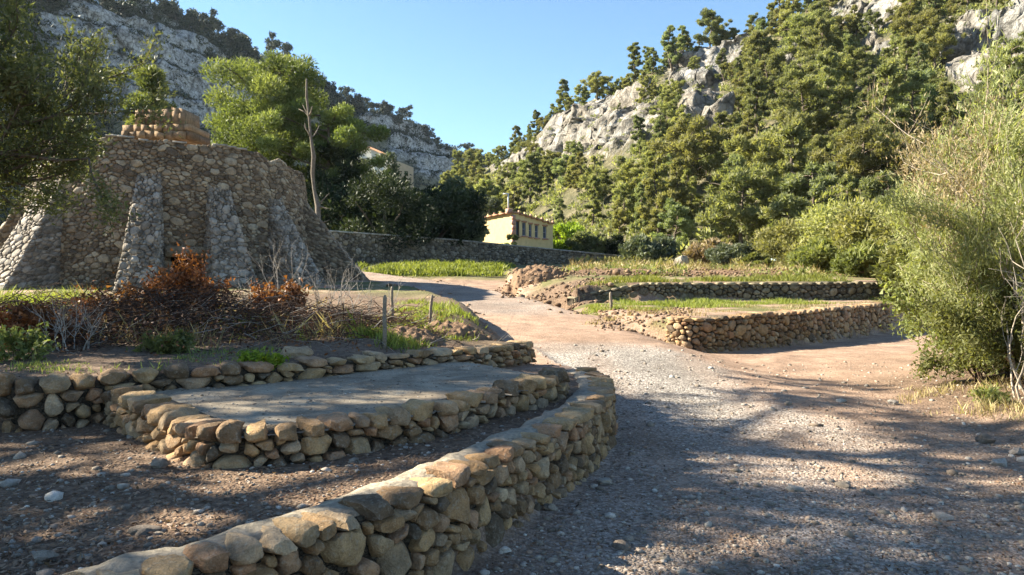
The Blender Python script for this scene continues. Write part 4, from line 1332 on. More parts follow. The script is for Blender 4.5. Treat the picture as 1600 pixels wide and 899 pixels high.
# ------------------------------------------------------------------ far mountain trees
far_protos = []
for k in range(4):
    r2 = np.random.default_rng(500 + k)
    n = 14
    cs = np.column_stack([r2.normal(0, 1.3, n), r2.normal(0, 1.3, n), r2.uniform(2.2, 6.0, n)])
    cr_ = clumps_crown('crown', cs, r2.uniform(.9, 1.6, n), 60, .8, .34, r2, L_far, .3)
    tb = MB(); tb.tube(curve_pts((0, 0, -1.5), (0, 0, 4.5), r2, 5, .05), np.linspace(.22, .08, 5), 5)
    far_protos.append((tb.mesh('trunk', M_bark, True), cr_))
rng = np.random.default_rng(43)
nrl, ncl = LPX.shape
Lf, LRf, LTf, LPXf = LP.reshape(-1, 3), LR.ravel(), LT.ravel(), LPX.ravel()
ridge = []
for c in rng.permutation(nrl * ncl):
    if len(ridge) >= 70: break
    if not (.94 < LTf[c] < 1.03 and -10 < LPXf[c] < 770): continue
    if ridge and np.min(np.linalg.norm(Lf[ridge] - Lf[c], axis=1)) < 4.0: continue
    ridge.append(c)
ridge.sort(key=lambda c: LPXf[c])
for k, c in enumerate(ridge):
    big = rng.uniform(.8, 1.7)
    lab = f'{"small" if big < 1.05 else "tall" if big > 1.4 else "middling"} dark tree on the shaded mountain skyline, {ordinal(k)} from left'
    put_tree('ridge_tree', far_protos[k % 4], Lf[c] + [0, 0, -.5], lab, 'tree', 'trees along the mountain skyline', rng.uniform(0, 6), big)
idx = rng.permutation(nrl * ncl)
vegm = [c for c in idx if LTf[c] < 1.02 and -80 < LPXf[c] < 900 and LRf[c] < .42][:4200]
VEGX = [c for c in idx if .78 < LTf[c] < 1.02 and 300 < LPXf[c] < 800 and rng.random() < .7][:900] + [c for c in idx if .93 < LTf[c] < 1.02 and 0 < LPXf[c] < 320][:200]
dots = [c for c in idx[::-1] if LTf[c] < 1.02 and -80 < LPXf[c] < 800 and LRf[c] >= .42][:3600]
vegm = vegm[:3000] + VEGX
scrub('mountain_woods', 'dark woods and scrub on the shaded mountain', Lf[vegm], rng.uniform(1.6, 4.4, len(vegm)), 30, .42, .2, rng, L_far)
scrub('cliff_bushes', 'dark bushes dotted over the pale mountain rock', Lf[dots], rng.uniform(.5, 1.7, len(dots)) ** 1.3, 20, .5, .26, rng, L_far)

# ------------------------------------------------------------------ trees behind the kiln and wall
rng = np.random.default_rng(51)
# big billowing pine
def big_pine(seed, h, cr, lo, shp, per, ll, lw, mat, nbr, crf): return pine_proto(seed, h, cr, lo, shp, per, ll, lw, mat, nbr, crf)
L_bigpine = leaf_mat('billowing_pine_needles', [(0, (0.06, 0.085, 0.03)), (0.5, (0.14, 0.17, 0.06)), (1, (0.23, 0.25, 0.10))], .4)
bp_ = big_pine(601, 13.6, 4.7, .2, 'round', 900, .22, .06, L_bigpine, 50, .22)
q = W(425, 0, 57)
put_tree('pine_tree', bp_, (q[0], q[1], 2.2), 'big billowing light green pine directly behind the kiln', scale=1.24)
bp2 = big_pine(603, 9.5, 3.0, .3, 'umbrella', 480, .24, .06, L_bigpine, 26, .22)
q = W(522, 0, 54); put_tree('pine_tree', bp2, (q[0], q[1], 2.6), 'loose feathery pine just behind the bare dead trunk', scale=1.2)
bp3 = big_pine(605, 8.0, 1.9, .2, 'cone', 420, .22, .06, L_bigpine, 26, .3)
q = W(233, 0, 52); put_tree('pine_tree', bp3, (q[0], q[1], 3.0), 'small pointed green pine showing above the block on the kiln', scale=1.68)
q = W(300, 0, 60); put_tree('pine_tree', pine_proto(607, 8, 3, .1, 'round', 200, .5, .16, L_dark, 26), (q[0], q[1], 2.5), 'dark low tree in the gap between kiln block and big pine')
q = W(330, 0, 56); put_tree('pine_tree', pine_proto(608, 6, 3, .1, 'round', 380, .3, .09, L_bigpine, 26), (q[0], q[1], 2.5), 'low pale green pine skirting the big pine behind the kiln rim')
q = W(150, 0, 60); put_tree('pine_tree', pine_proto(609, 9.5, 3.6, .1, 'round', 220, .5, .16, L_dark, 26), (q[0], q[1], 2.5), 'dark tree half hidden behind the olive branches and the kiln')
# dead trunk with stubs
tb = MB(); a_, b_ = W(507, 345, 38), W(482, 122, 38)
a_[2] = 1.6
tp = curve_pts(a_, b_, rng, 12, .04); tb.tube(tp, np.linspace(.17, .045, 12) * (1 + .22 * np.sin(np.arange(12) * 2.1) + .1 * np.sin(np.arange(12) * 4.7)), 8)
dt = thing('dead_tree', 'bare pale dead pine trunk with broken stubs right of the kiln', 'dead tree', a_)
M_dead = plain_mat('grey_dead_wood', (0.14, 0.115, 0.09), .95, .4, 9, .9)
me_ = tb.mesh('trunk', M_dead, True)
me_.transform(Matrix.Translation(tuple(-a_))); link('trunk', me_, dt)
for k in range(13):
    u = rng.uniform(.25, .86); i0 = int(u * 11)
    tb = MB(); L_ = rng.uniform(.25, 1.2) * (1.1 - .3 * u)
    th = rng.uniform(0, 6.28); tip = tp[i0] + [math.cos(th) * L_, math.sin(th) * L_ * .6, rng.uniform(-.2, .8)]
    tb.tube(curve_pts(tp[i0], tip, rng, 4, .1), np.linspace(.06, .015, 4), 4)
    me_ = tb.mesh('broken_branch', M_dead, True); me_.transform(Matrix.Translation(tuple(-a_))); link('broken_branch', me_, dt)
# holm oaks, grey olives and others behind the boundary wall: px, top py, Y, radius(m), material, label
def oak_proto(seed, h, r, mat, per=230, ll=.30, lw=.15, n=40):
    r2 = np.random.default_rng(seed)
    d = in_ball(n, r2, .3); d[:, 2] = d[:, 2] * .5 + .56
    cs = np.column_stack([d[:, 0] * r, d[:, 1] * r, d[:, 2] * h * .92])
    rs = r * r2.uniform(.24, .42, n)
    tb = MB(); tb.tube(curve_pts((0, 0, -1), (0, 0, h * .6), r2, 6, .05), np.linspace(.25, .1, 6), 6)
    for c in cs[::3]: tb.tube(curve_pts((0, 0, h * .25), c, r2, 5, .08), np.linspace(.1, .03, 5), 4)
    return tb.mesh('trunk', M_bark, True), clumps_crown('crown', cs, rs, per, ll, lw, r2, mat)
mids = [(560, 285, 50, 4.2, L_dark, 'broad dark holm oak just right of the dead trunk', 'tree'),
        (525, 225, 52, 2.4, L_dark, 'dark tree rising between dead trunk and pale villa', 'tree'),
        (645, 277, 51, 4.0, L_dark, 'broad dark holm oak in the middle of the row behind the boundary wall', 'tree'),
        (600, 275, 47, 3.0, L_dark, 'lower dark oak close behind the boundary wall below the villa', 'tree'),
        (690, 272, 54, 3.0, L_dark, 'dark oak behind the grey-green tree left of the yellow house', 'tree'),
        (712, 280, 55, 2.1, L_grey, 'grey-green rounded tree left of the yellow house', 'tree'),
        (585, 222, 70, 2.4, L_grey, 'thin grey tree standing in front of the pale villa', 'tree'),
        (745, 296, 76, 2.6, L_grey, 'grey-green tree leaning over the yellow house roof', 'tree'),
        (675, 320, 50, 2.4, L_dark, 'dark bush behind the coping between oak and yellow house', 'bush'),
        (733, 345, 56, 1.0, L_dark, 'dark round bush against the left wall of the yellow house', 'bush'),
        (800, 366, 57.5, .9, L_pine2, 'small dark shrub below the corner of the yellow house', 'bush'),
        (885, 346, 66, 2.0, L_lime, 'bright lime-green tree right of the yellow house', 'tree'),
        (915, 362, 64, 1.6, L_pine2, 'green bush between the lime-green tree and the pines', 'bush'),
        (945, 368, 66, 1.8, L_dark, 'dark bush behind the far end of the boundary wall', 'bush'),
        (1010, 372, 56, 2.0, L_grey, 'silvery rounded bush at the foot of the pines beyond the rubble', 'bush'),
        (1105, 378, 50, 1.5, L_buff, 'leafless brownish bush at the foot of the hillside', 'bush'),
        (1150, 385, 46, 1.5, L_grey, 'low silvery bush beside the leafless brownish bush', 'bush'),
        (1240, 345, 44, 2.3, L_yellow, 'rounded yellow-green bush at the hill foot', 'bush'),
        (1345, 318, 36, 2.9, L_yellow, 'wide yellow-green bush behind the terrace walls', 'bush'),
        (1420, 300, 30, 2.6, L_yellow, 'tall yellow-green bush touching the tall broom', 'bush'),
        (1290, 372, 34, 1.4, L_shrub, 'low green shrub between the two yellow-green bushes', 'bush'),
        (1370, 385, 29, 1.3, L_shrub, 'low green shrub in front of the wide yellow-green bush', 'bush'),
        (1460, 360, 24, 1.6, L_shrub, 'leafy green shrub behind the tall broom stems', 'bush'),
        (1180, 400, 40, .9, L_shrub, 'small green shrub at the edge of the upper field', 'bush')]
for k, (px_, py_, Yv, r_, mt, lab, ct) in enumerate(mids):
    q = W(px_, py_, Yv)
    g_ = float(H(q[0], q[1], False)) if Yv < 60 else 3.0
    h_ = max(.8, q[2] - g_)
    small = Yv < 48
    pr = oak_proto(700 + k, h_, r_, mt, 200 if not small else 260, (.30 if not small else .22) * (1 if r_ > 1 else .7), .13 if not small else .075, 40 if r_ > 1 else 16)
    put_tree('oak_tree' if ct == 'tree' else 'bush', pr, (q[0], q[1], g_), lab, ct)

# ------------------------------------------------------------------ olive at the upper left, tall pines out of frame that shade the foreground
rng = np.random.default_rng(61)
ol = thing('olive_tree', 'fine-leaved olive tree reaching in from the upper left corner', 'tree', (-8.15, 9.2, H(-8.15, 9.2)))
oo = np.array(ol.location)
tb, tips = MB(), []
tb.tube(curve_pts((0, 0, -.3), (.35, -.1, 1.3), rng, 6, .04), np.linspace(.22, .17, 6), 9)
limbs = [((1.0, -.15, .75), 2.9), ((.8, -.2, 1.1), 3.1), ((.35, -.5, 1.2), 2.8), ((1.1, -.1, 1.5), 3.2), ((.45, -.35, 1.7), 3.3), ((-.5, .1, 1.2), 2.4)]
for d, L_ in limbs:
    grow(tb, rng, (.35, -.1, 1.2), d, L_ * .62, .07, 3, 4, tips, .14, .05, 5, 6, .62)
link('trunk', tb.mesh('trunk', M_bark, True), ol)
link('crown', tip_leaves('crown', tips, 110, .085, .075, .022, rng, L_olive), ol)

L_shade = L_pine
sp_ = [pine_proto(801 + k, 12.5, 3.6, .45, s_, 85, .30, .085, L_pine, 24, .18) for k, s_ in enumerate(('round', 'umbrella'))]
for k, (x_, y_, s_, r_) in enumerate([(-14.2, 7.0, 1.0, 0), (-13.6, 10.7, .98, 2.1), (-9.8, 4.0, .80, 1.0), (-12.5, .4, .95, 3.0)]):
    put_tree('pine_tree', sp_[k % 2], (x_, y_, .7), ['tall pine left of the olive, nearest the wall end', 'tall pine left of the kiln front', 'slender pine beside the lower terrace', 'pine left of the lower terrace, beyond the picture edge'][k], 'tree', None, r_, s_)

# ------------------------------------------------------------------ shrubs on the right bank
rng = np.random.default_rng(67)
def shrub(name, label, loc, stems, hgt, r, depth, kids, per, spread, ll, lw, leafm, barkm, lean=.45, up=.12, ratio=.62, along=.6, lup=.2, cat='shrub', base_r=.15, wob=.16):
    x_, y_ = loc
    z_ = float(H(x_, y_))
    o = thing(name, label, cat, (x_, y_, z_))
    tips = []
    for k in range(stems):
        tb = MB()
        th = k * 2.4 + rng.normal(0, .4)
        b = np.array([math.cos(th) * base_r * rng.uniform(.2, 1), math.sin(th) * base_r * rng.uniform(.2, 1), -.06])
        d = np.array([math.cos(th) * lean * rng.uniform(.2, 1.2), math.sin(th) * lean * rng.uniform(.2, 1.2), 1.0])
        grow(tb, rng, b, d, hgt * rng.uniform(.42, .6), r * rng.uniform(.6, 1.2), depth, kids, tips, wob, up, 6, 5, ratio)
        link('stem', tb.mesh('stem', barkm, True), o)
    if per:
        link('foliage', tip_leaves('foliage', tips, per, spread, ll, lw, rng, leafm, along, lup), o)
    return o
# tall broom: pale multi-stemmed, fluffy light green top
shrub('broom_shrub', 'tall pale-stemmed broom with fluffy light green top at the right edge', (6.5, 9.0), 9, 3.0, .032, 3, 4, 64, .06, .085, .013, L_broom, M_barkp, .42, .10, .62, 1.0, .5, base_r=.35)
shrub('broom_shrub', 'tall feathery light green broom behind the pale stems', (7.3, 10.8), 9, 3.9, .03, 3, 4, 64, .07, .09, .015, L_broom, M_barkp, .42, .12, .62, 1.0, .5, base_r=.4)
shrub('broom_shrub', 'buff twiggy broom with sparse green in the middle of the thicket', (6.8, 10.3), 7, 3.7, .025, 3, 4, 24, .07, .09, .012, L_buff, M_barkp, .38, .12, .62, 1.0, .4, base_r=.3)
shrub('leafy_shrub', 'dense low olive-green shrub at the edge of the sunny dirt', (6.2, 9.4), 12, 1.3, .016, 3, 4, 56, .06, .055, .02, L_shrub, M_barkd, .75, .04, .64, .5, .2, base_r=.35)
shrub('leafy_shrub', 'bushy green shrub behind the low olive-green one', (8.0, 11.4), 12, 2.2, .018, 3, 4, 44, .08, .07, .02, L_shrub, M_barkd, .42, .05, .64, .5, .2, base_r=.35)
shrub('leafy_shrub', 'mid-green leafy bush between the feathery broom and the hillside', (9.2, 13.2), 10, 3.0, .03, 3, 4, 50, .09, .10, .035, L_shrub, M_barkd, .45, .08, .62, .5, .2, base_r=.5)
shrub('leafy_shrub', 'bright green bush filling the middle of the thicket', (7.3, 10.2), 10, 2.1, .02, 3, 4, 52, .07, .07, .022, L_shrub, M_barkd, .38, .06, .62, .5, .2, base_r=.4)
shrub('leafy_shrub', 'dark green laurel-like shrub at the far right edge', (8.6, 11.8), 8, 3.4, .03, 3, 4, 36, .10, .10, .045, L_pine2, M_barkd, .5, .1, .62, .5, .2, base_r=.35)
shrub('leafy_shrub', 'low leafy shrub at the roots of the pale stems', (7.6, 9.7), 10, 1.3, .014, 3, 4, 30, .07, .06, .02, L_shrub, M_barkd, .7, .05, .64, .5, .2, base_r=.4)
shrub('leafy_shrub', 'small bright green weed at the foot of the thicket', (5.6, 8.6), 8, .28, .004, 2, 3, 10, .03, .05, .02, L_shrub, M_barkd, .7, .05, .64, .4, .2, base_r=.1)
shrub('bare_bush', 'tangle of bare pale stems in front of the thicket at the right edge', (6.2, 8.5), 11, 2.3, .022, 2, 3, 0, .04, .05, .03, L_rust, M_barkp, .38, .1, .62, .5, .1, 'bush', .5, .17)
# dead white branch
tb = MB(); a_, b_ = W(1455, 345, 14), W(1438, 308, 14.2)
tb.tube([W(1500, 420, 13.5), W(1480, 372, 13.8), a_, b_], [.05, .04, .03, .015], 5); tb.tube([a_, W(1465, 318, 14)], [.02, .008], 4)
link('dead_branch', tb.mesh('dead_branch', M_barkp, True), label='white dead branch sticking out of the thicket on the right', cat='branch')

# ------------------------------------------------------------------ brush, stakes, mounds
rng = np.random.default_rng(71)
def brush_pile(name, label, cx, cy, rx, ry, hgt, n, mat, lmin, lmax, r0):
    tb = MB()
    xs_, ys_ = cx + rng.normal(0, rx * .5, n), cy + rng.normal(0, ry * .5, n)
    hs_ = H(xs_, ys_, False)
    for k in range(n):
        x_, y_ = xs_[k], ys_[k]
        e = math.exp(-((x_ - cx) / rx) ** 2 - ((y_ - cy) / ry) ** 2)
        z_ = float(hs_[k]) + rng.uniform(0, hgt) * e
        L_ = rng.uniform(lmin, lmax)
        th = rng.normal(0, .9); d = np.array([math.cos(th), math.sin(th) * .8, rng.normal(.08, .28)])
        p_ = np.array([x_, y_, z_]) - d * L_ / 2
        p_[2] = max(p_[2], z_ - .1)
        tb.tube(curve_pts(p_, p_ + d * L_, rng, 5, .14), np.linspace(r0 * rng.uniform(.5, 1.5), .002, 5), 3, cap=False)
    return link(name, tb.mesh(name, mat), label=label, cat='brush', kind='stuff')
brush_pile('brush_pile', 'heap of dark cut branches on the bank below the kiln', -4.7, 10.2, 2.8, 1.5, .55, 1400, M_barkd, .2, .9, .007)
brush_pile('brush_pile', 'tangle of dark brushwood along the left end of the bank', -6.0, 9.2, 1.8, 1.1, .5, 700, M_barkd, .2, 1.0, .007)
brush_pile('dry_twigs', 'pale dry twigs strewn over the bank', -3.4, 9.8, 3.2, 1.6, .4, 150, M_twigp, .2, .8, .004)
brush_pile('brush_heap', 'low heap of dark brush right of the main pile', -2.2, 10.0, 1.2, .9, .26, 350, M_barkd, .3, 1.0, .007)
for lab, px_, Yv, st, hh_, per in [('rust-leaved bush in front of the kiln stoke hole', 298, 11.0, 13, 1.1, 22), ('small rust-leaved bush left of the white twigs', 428, 11.5, 10, .7, 24), ('rust-leaved branches at the left edge of the bank', 50, 8.6, 12, .62, 16),
                                   ('rusty bush half buried in the left end of the brush heap', 150, 9.6, 10, .6, 5), ('reddish thin bush left of the largest rusty bush', 215, 10.6, 9, .8, 4)]:
    q = W(px_, 0, Yv)
    shrub('dead_bush', lab, (q[0], q[1]), st, hh_, .010, 2, 4, per, .05, .065, .036, L_rust, M_barkd, .5, .06, .62, .5, .1, 'bush', .2, .2)
n = 9000
C = np.column_stack([rng.normal(-4.8, 1.8, n), rng.normal(10.3, 1.2, n)])
C = np.column_stack([C, H(C[:, 0], C[:, 1], False) + np.abs(rng.normal(0, .22, n)) * np.exp(-((C[:, 0] + 4.8) / 2.2) ** 2) + .02])
v, f = leaves(C, unit(rng.normal(size=(n, 3)) * [1, 1, .5]), .05 * rng.uniform(.5, 1.4, n), .028 * rng.uniform(.5, 1.4, n), rng)
L_brown = leaf_mat('brown_leaves', [(0, (0.04, 0.02, 0.014)), (0.6, (0.14, 0.055, 0.03)), (1, (0.30, 0.13, 0.07))], .15)
link('dead_leaves', make_mesh('dead_leaves', v, f, L_brown, False, {'rnd': rng.random(n)}), label='brown dead leaves strewn through the brush on the bank', cat='leaf litter', kind='stuff')
for lab, px_, Yv, st, hh_ in [('tall white-stemmed bare weeds in front of the kiln right side', 500, 12.0, 6, 1.0), ('bare pale twiggy bush beside the small rusty bush', 400, 11.5, 7, .9), ('pale leafless bush low on the bank at the left', 110, 8.2, 9, .75),
                              ('thin bare weeds left of the wooden stakes', 565, 11.0, 6, .9), ('grey leafless thicket against the kiln wall between its right buttresses', 445, 19.5, 5, 1.9)]:
    q = W(px_, 0, Yv)
    shrub('bare_bush', lab, (q[0], q[1]), st, hh_, .009, 2, 4, 0, .04, .05, .03, L_rust, M_twigp, .55, .08, .66, .5, .1, 'bush', .3, .14)
for lab, px_, Yv, mt, wh_ in [('green leafy plant at the left edge above the kerb wall', 25, 7.4, L_shrub, .4), ('small green plant below the rusty bush', 265, 8.0, L_shrub, .32), ('green weed growing from the kerb wall joints', 412, 7.05, L_lime, .15)]:
    q = W(px_, 0, Yv)
    shrub('weed', lab, (q[0], q[1]), 9, wh_, .005, 2, 3, 16, .03, .05, .025, mt, M_barkd, .8, .05, .64, .4, .2, 'plant', .15)
# wooden stakes
for lab, px_, py0, py1, Yv, w_, tl in [('thick weathered stake nearest the kerb wall', 600, 545, 463, 8.6, .05, .02), ('tall pale stake just behind the thick one', 613, 500, 449, 11.0, .045, -.01), ('slanting short stake in the grass, alone on the right', 670, 508, 462, 11.0, .05, .10), ('low stone-coloured stake in the field past the track', 955, 492, 457, 19.5, .08, -.04)]:
    q = W(px_, py1, Yv); g_ = float(H(q[0], q[1]))
    tb = MB(); hgt = q[2] - g_
    top = np.array([tl * hgt, 0, hgt])
    tb.tube(np.array([(0, 0, -.15), top * .35 + [.006, 0, 0], top * .7 + [-.004, 0, 0], top * .97, top]), np.array([w_ * .52, w_ * .5, w_ * .48, w_ * .46, w_ * .3]), 7)
    o = thing('wooden_stake', lab, 'stake', (q[0], q[1], g_), 'stakes in the field')
    link('shaft', tb.mesh('shaft', M_stake, True), o)
    cm = MB(); cm.tube(np.array([top * .97, top * 1.0 + [0, 0, .012]]), [w_ * .44, w_ * .2], 7); link('hewn_tip', cm.mesh('hewn_tip', M_stake), o)

# rocks
def rock_mesh(rng, det=2, rough=.22):
    import bmesh
    bm = bmesh.new(); bmesh.ops.create_icosphere(bm, subdivisions=det, radius=1)
    v = np.array([q.co[:] for q in bm.verts]); f = np.array([[a.index for a in q.verts] for q in bm.faces]); bm.free()
    s_ = rng.integers(1000)
    v = v * (1 + rough * fbm(v * 1.1 + s_, 2, 3) * 1.6 + rough * .5 * fbm(v * 3 + s_, 2, 4))[:, None]
    # knock flat facets
    for k in range(6):
        n_ = unit(rng.normal(size=3)); d_ = rng.uniform(.62, .9)
        e = v @ n_ - d_; v = v - np.outer(np.maximum(e, 0) * .85, n_)
    return v, f
M_peb = stone_mat('loose_stone', [(0, (0.17, 0.13, 0.10)), (0.4, (0.29, 0.24, 0.19)), (0.70, (0.40, 0.36, 0.315)), (0.86, (0.34, 0.22, 0.15)), (1, (0.62, 0.58, 0.52))], 2.0, .4, .2)
def boulder(name, label, px_, py_, Yv, w_, h_, mat, cat='rock', group=None, flat=.7, z=None):
    q = W(px_, py_, Yv); g_ = float(H(q[0], q[1])) if z is None else z
    v, f = rock_mesh(rng, 3, .4)
    mb = MB(); mb.add(v * [w_ / 2, w_ / 2 * flat, h_ / 2] + [0, 0, h_ * .28], f, rng.random())
    bm_ = mb.mesh(name, mat, True); bm_.set_sharp_from_angle(angle=math.radians(28))
    return link(name, bm_, None, label, cat, group, None, (q[0], q[1], g_), (0, 0, rng.uniform(-.4, .4)))
boulder('boulder', 'pale squarish boulder on the upper field in front of the pines', 1065, 0, 44, 1.15, 1.0, M_dark)
boulder('boulder', 'reddish flat rock half buried in the bank behind the kerb wall', 458, 0, 7.5, .32, .14, M_wall)
for k, (lab, px_, py_, w_) in enumerate([('pale loose stone at the foot of the curved wall end', 945, 758, .12), ('flat pale stone lying on the lower terrace dirt', 226, 832, .10), ('white stone on the lower terrace below the platform corner', 250, 728, .11), ('white stone at the lower left corner on the terrace', 70, 876, .09),
        ('pale stone on the track edge below the thicket', 1396, 636, .13), ('flat grey stone sunk in the middle of the shaded track', 1320, 760, .09), ('pale stone beside the sunk grey one', 1240, 768, .10), ('white stone at the lower right among dark gravel', 1470, 812, .10),
        ('squarish white stone at the right verge', 1562, 726, .13), ('white stone deeper in the right verge', 1590, 712, .12), ('small pale stone at the base of the near wall', 788, 862, .07), ('small stone fallen by the near wall foot', 860, 800, .08), ('brown stone on the right verge under the stems', 1538, 694, .16)]):
    zz = .42 if px_ < 400 else 0.0
    Yv = (CAMZ - zz) * F / (py_ - HY)
    boulder('loose_stone', lab, px_, py_, Yv, w_ * 1.15, w_ * .6, M_peb, 'stone', 'loose stones on the ground')
# clods and rubble: a red dirt mound and strips of turned earth on the upper field
def clods(name, label, pts, size, mat, rng, kind='stuff', cat='rubble', det=1):
    mb = MB()
    pts = pts + np.column_stack([np.zeros((len(pts), 2)), H(pts[:, 0], pts[:, 1], False)])
    pr = [rock_mesh(rng, det) for _ in range(8)]
    sz = size * np.exp(rng.normal(0, .45, len(pts)))
    for p_, s_ in zip(pts, sz):
        v, f = pr[rng.integers(8)]
        a = rng.uniform(0, 6.28); ca, sa = math.cos(a), math.sin(a)
        R_ = np.array([[ca, sa, 0], [-sa, ca, 0], [0, 0, 1]])
        mb.add((v * [1, rng.uniform(.6, 1), rng.uniform(.4, .8)]) @ R_ * s_ + p_, f, rng.random())
    return link(name, mb.mesh(name, mat, True), label=label, cat=cat, kind=kind)
M_earth = stone_mat('red_earth', [(0, (0.12, 0.07, 0.04)), (0.5, (0.23, 0.14, 0.085)), (1, (0.36, 0.25, 0.165))], 1.0, .9, .2, (.36, .28, .2))
def mound(name, label, px_, Yv, rx, ry, hgt, seed, mat):
    q = W(px_, 0, Yv); n = 64
    u, v_ = np.meshgrid(np.linspace(-1.15, 1.15, n), np.linspace(-1.15, 1.15, n))
    X_, Y_ = q[0] + u * rx, q[1] + v_ * ry
    r_ = np.hypot(u, v_) + .25 * fbm(xyz(u, v_) * 1.6 + seed, 3, seed)
    z_ = H(X_, Y_, False) - .06 + hgt * np.sqrt(np.clip(1.0 - np.clip(r_, 0, 1) ** 1.6, 0, 1)) * .8 + hgt * .12 * np.abs(fbm(xyz(u, v_) * 3.1, 2, seed + 4)) * (r_ < 1) + hgt * .22 * fbm(xyz(u, v_) * 8, 5, seed + 1) * (r_ < 1.05)
    i = np.arange(n - 1)[:, None] * n + np.arange(n - 1)[None]
    f = np.stack([i, i + 1, i + n + 1, i + n], -1).reshape(-1, 4)
    mb = MB(); V = np.stack([X_, Y_, z_], -1).reshape(-1, 3) - [q[0], q[1], 0]
    mb.add(V, f, .5)
    return link(name, mb.mesh(name, mat, True), None, label, 'mound', None, None, (q[0], q[1], 0))
mound('dirt_mound', 'heap of red-brown earth beside the upper track', 832, 31, 1.4, 1.1, .72, 5, M_earth)
mound('dirt_mound', 'long low bank of turned earth on the upper field', 960, 33, 3.4, 1.2, .36, 9, M_earth)
mound('dirt_mound', 'low earth bank behind the overgrown terrace wall', 1130, 33, 3.6, 1.2, .26, 13, M_earth)
mound('dirt_mound', 'small brown heap at the end of the kerb wall', 715, 10.6, .55, .5, .28, 17, M_earth)
mound('dirt_mound', 'dark heap of litter by the thick wooden stake', 648, 9.6, .45, .4, .24, 19, M_earth)
pts = []
for k in range(900):
    px_ = rng.uniform(790, 1230); Yv = rng.uniform(29, 36)
    q = W(px_, 0, Yv); pts.append((q[0], q[1], rng.uniform(.0, .2)))
clods('rubble', 'scattered clods and stones on the upper field', np.array(pts), .06, M_earth, rng)
pts = []
for k in range(260):
    a, r_ = rng.uniform(0, 6.28), rng.random() ** .6
    q = W(832, 0, 31); x_, y_ = q[0] + math.cos(a) * 2.0 * r_, q[1] + math.sin(a) * 1.6 * r_
    pts.append((x_, y_, .55 * max(0, 1 - (r_ / .8) ** 1.6) ** .5))
clods('mound_clods', 'clods and stones lying on the red-brown earth heap', np.array(pts), .04, M_earth, rng)
pts = []
for k in range(420):
    x_, y_ = rng.uniform(-.3, 3.4), rng.uniform(22.8, 28)
    pts.append((x_, y_, .01))
clods('bank_clods', 'dark clods on the earth bank at the end of the overgrown wall', np.array(pts), .06, M_earth, rng)
pts = []
for k in range(700):
    y_ = rng.uniform(16, 33); xc = np.interp(y_, PATH[:, 1], PATH[:, 0])
    pts.append((xc + rng.choice([-1, 1]) * abs(rng.normal(1.75, .35)), y_, .0))
clods('track_edge_clods', 'reddish clods and stones along both edges of the far track', np.array(pts), .04, M_earth, rng)
pts = []
for k in range(360):
    px_ = rng.uniform(930, 1080); Yv = rng.uniform(15, 20)
    q = W(px_, 0, Yv); pts.append((q[0], q[1], .02))
clods('earth_clods', 'reddish clods on the slope at the end of the terrace wall', np.array(pts), .034, M_earth, rng)

# ------------------------------------------------------------------ gravel, litter, grass
rng = np.random.default_rng(83)
ICO_V, ICO_F = None, None
def pebbles(name, label, xy, size, mat, rng, zoff=0.0, zfn=H):
    import bmesh
    bm = bmesh.new(); bmesh.ops.create_icosphere(bm, subdivisions=1, radius=1)
    v = np.array([q.co[:] for q in bm.verts]); f = np.array([[a.index for a in q.verts] for q in bm.faces]); bm.free()
    n = len(xy)
    sz = size[:, None] * np.column_stack([rng.uniform(.7, 1.3, n), rng.uniform(.7, 1.3, n), rng.uniform(.35, .75, n)])
    th = rng.uniform(0, 6.28, n)
    vv = v[None] * sz[:, None] * (1 + rng.normal(0, .13, (n, len(v), 1)))
    x_ = vv[..., 0] * np.cos(th)[:, None] - vv[..., 1] * np.sin(th)[:, None]
    y_ = vv[..., 0] * np.sin(th)[:, None] + vv[..., 1] * np.cos(th)[:, None]
    z_ = vv[..., 2]
    g_ = zfn(xy[:, 0], xy[:, 1]) + size * .12 + zoff
    V = np.stack([x_ + xy[:, :1], y_ + xy[:, 1:], z_ + g_[:, None]], -1).reshape(-1, 3)
    Fc = (f[None] + np.arange(n)[:, None, None] * len(v)).reshape(-1, 3)
    me = make_mesh(name, V, Fc, mat, False, {'rnd': np.repeat(rng.random(n), len(f))})
    return link(name, me, label=label, cat='gravel', kind='stuff')
def sample_screen(n, px0, px1, Y0, Y1, power=1.0):
    u = rng.random(n) ** power
    Yv = 1 / (1 / Y1 + (1 / Y0 - 1 / Y1) * u)
    return np.column_stack([(rng.uniform(px0, px1, n) - HX) / F * Yv, Yv])
xy = sample_screen(14000, 640, 1700, 3.3, 13)
ok = (zone(xy[:, 0], xy[:, 1], P_T1, .3) < .01) & (xy[:, 0] > np.interp(xy[:, 1], W1[:, 1], W1[:, 0]) + .12) & ~((xy[:, 1] > 13.5) & (xy[:, 0] > 3))
xy = xy[ok]
pebbles('track_gravel', 'loose crushed gravel on the track', xy, .0056 * np.exp(rng.normal(0, .6, len(xy))) * (1 + .06 * xy[:, 1]), M_peb, rng)
xy = sample_screen(7000, -200, 930, 2.6, 9.2)
ok = (zone(xy[:, 0], xy[:, 1], P_T1, .3) > .5) & ~in_poly(xy[:, 0], xy[:, 1], P_SLAB)
ok &= (dist_line(xy[:, 0], xy[:, 1], W3) > .1) & (zone(xy[:, 0], xy[:, 1], P_T2) < .1)
xy = xy[ok]
pebbles('terrace_gravel', 'small pale stones scattered on the lower terrace dirt', xy, .007 * np.exp(rng.normal(0, .6, len(xy))), M_peb, rng)
xy = np.column_stack([rng.uniform(-3.3, .5, 5000), rng.uniform(4.6, 8.4, 5000)])
xy = xy[in_poly(xy[:, 0], xy[:, 1], P_SLAB)]
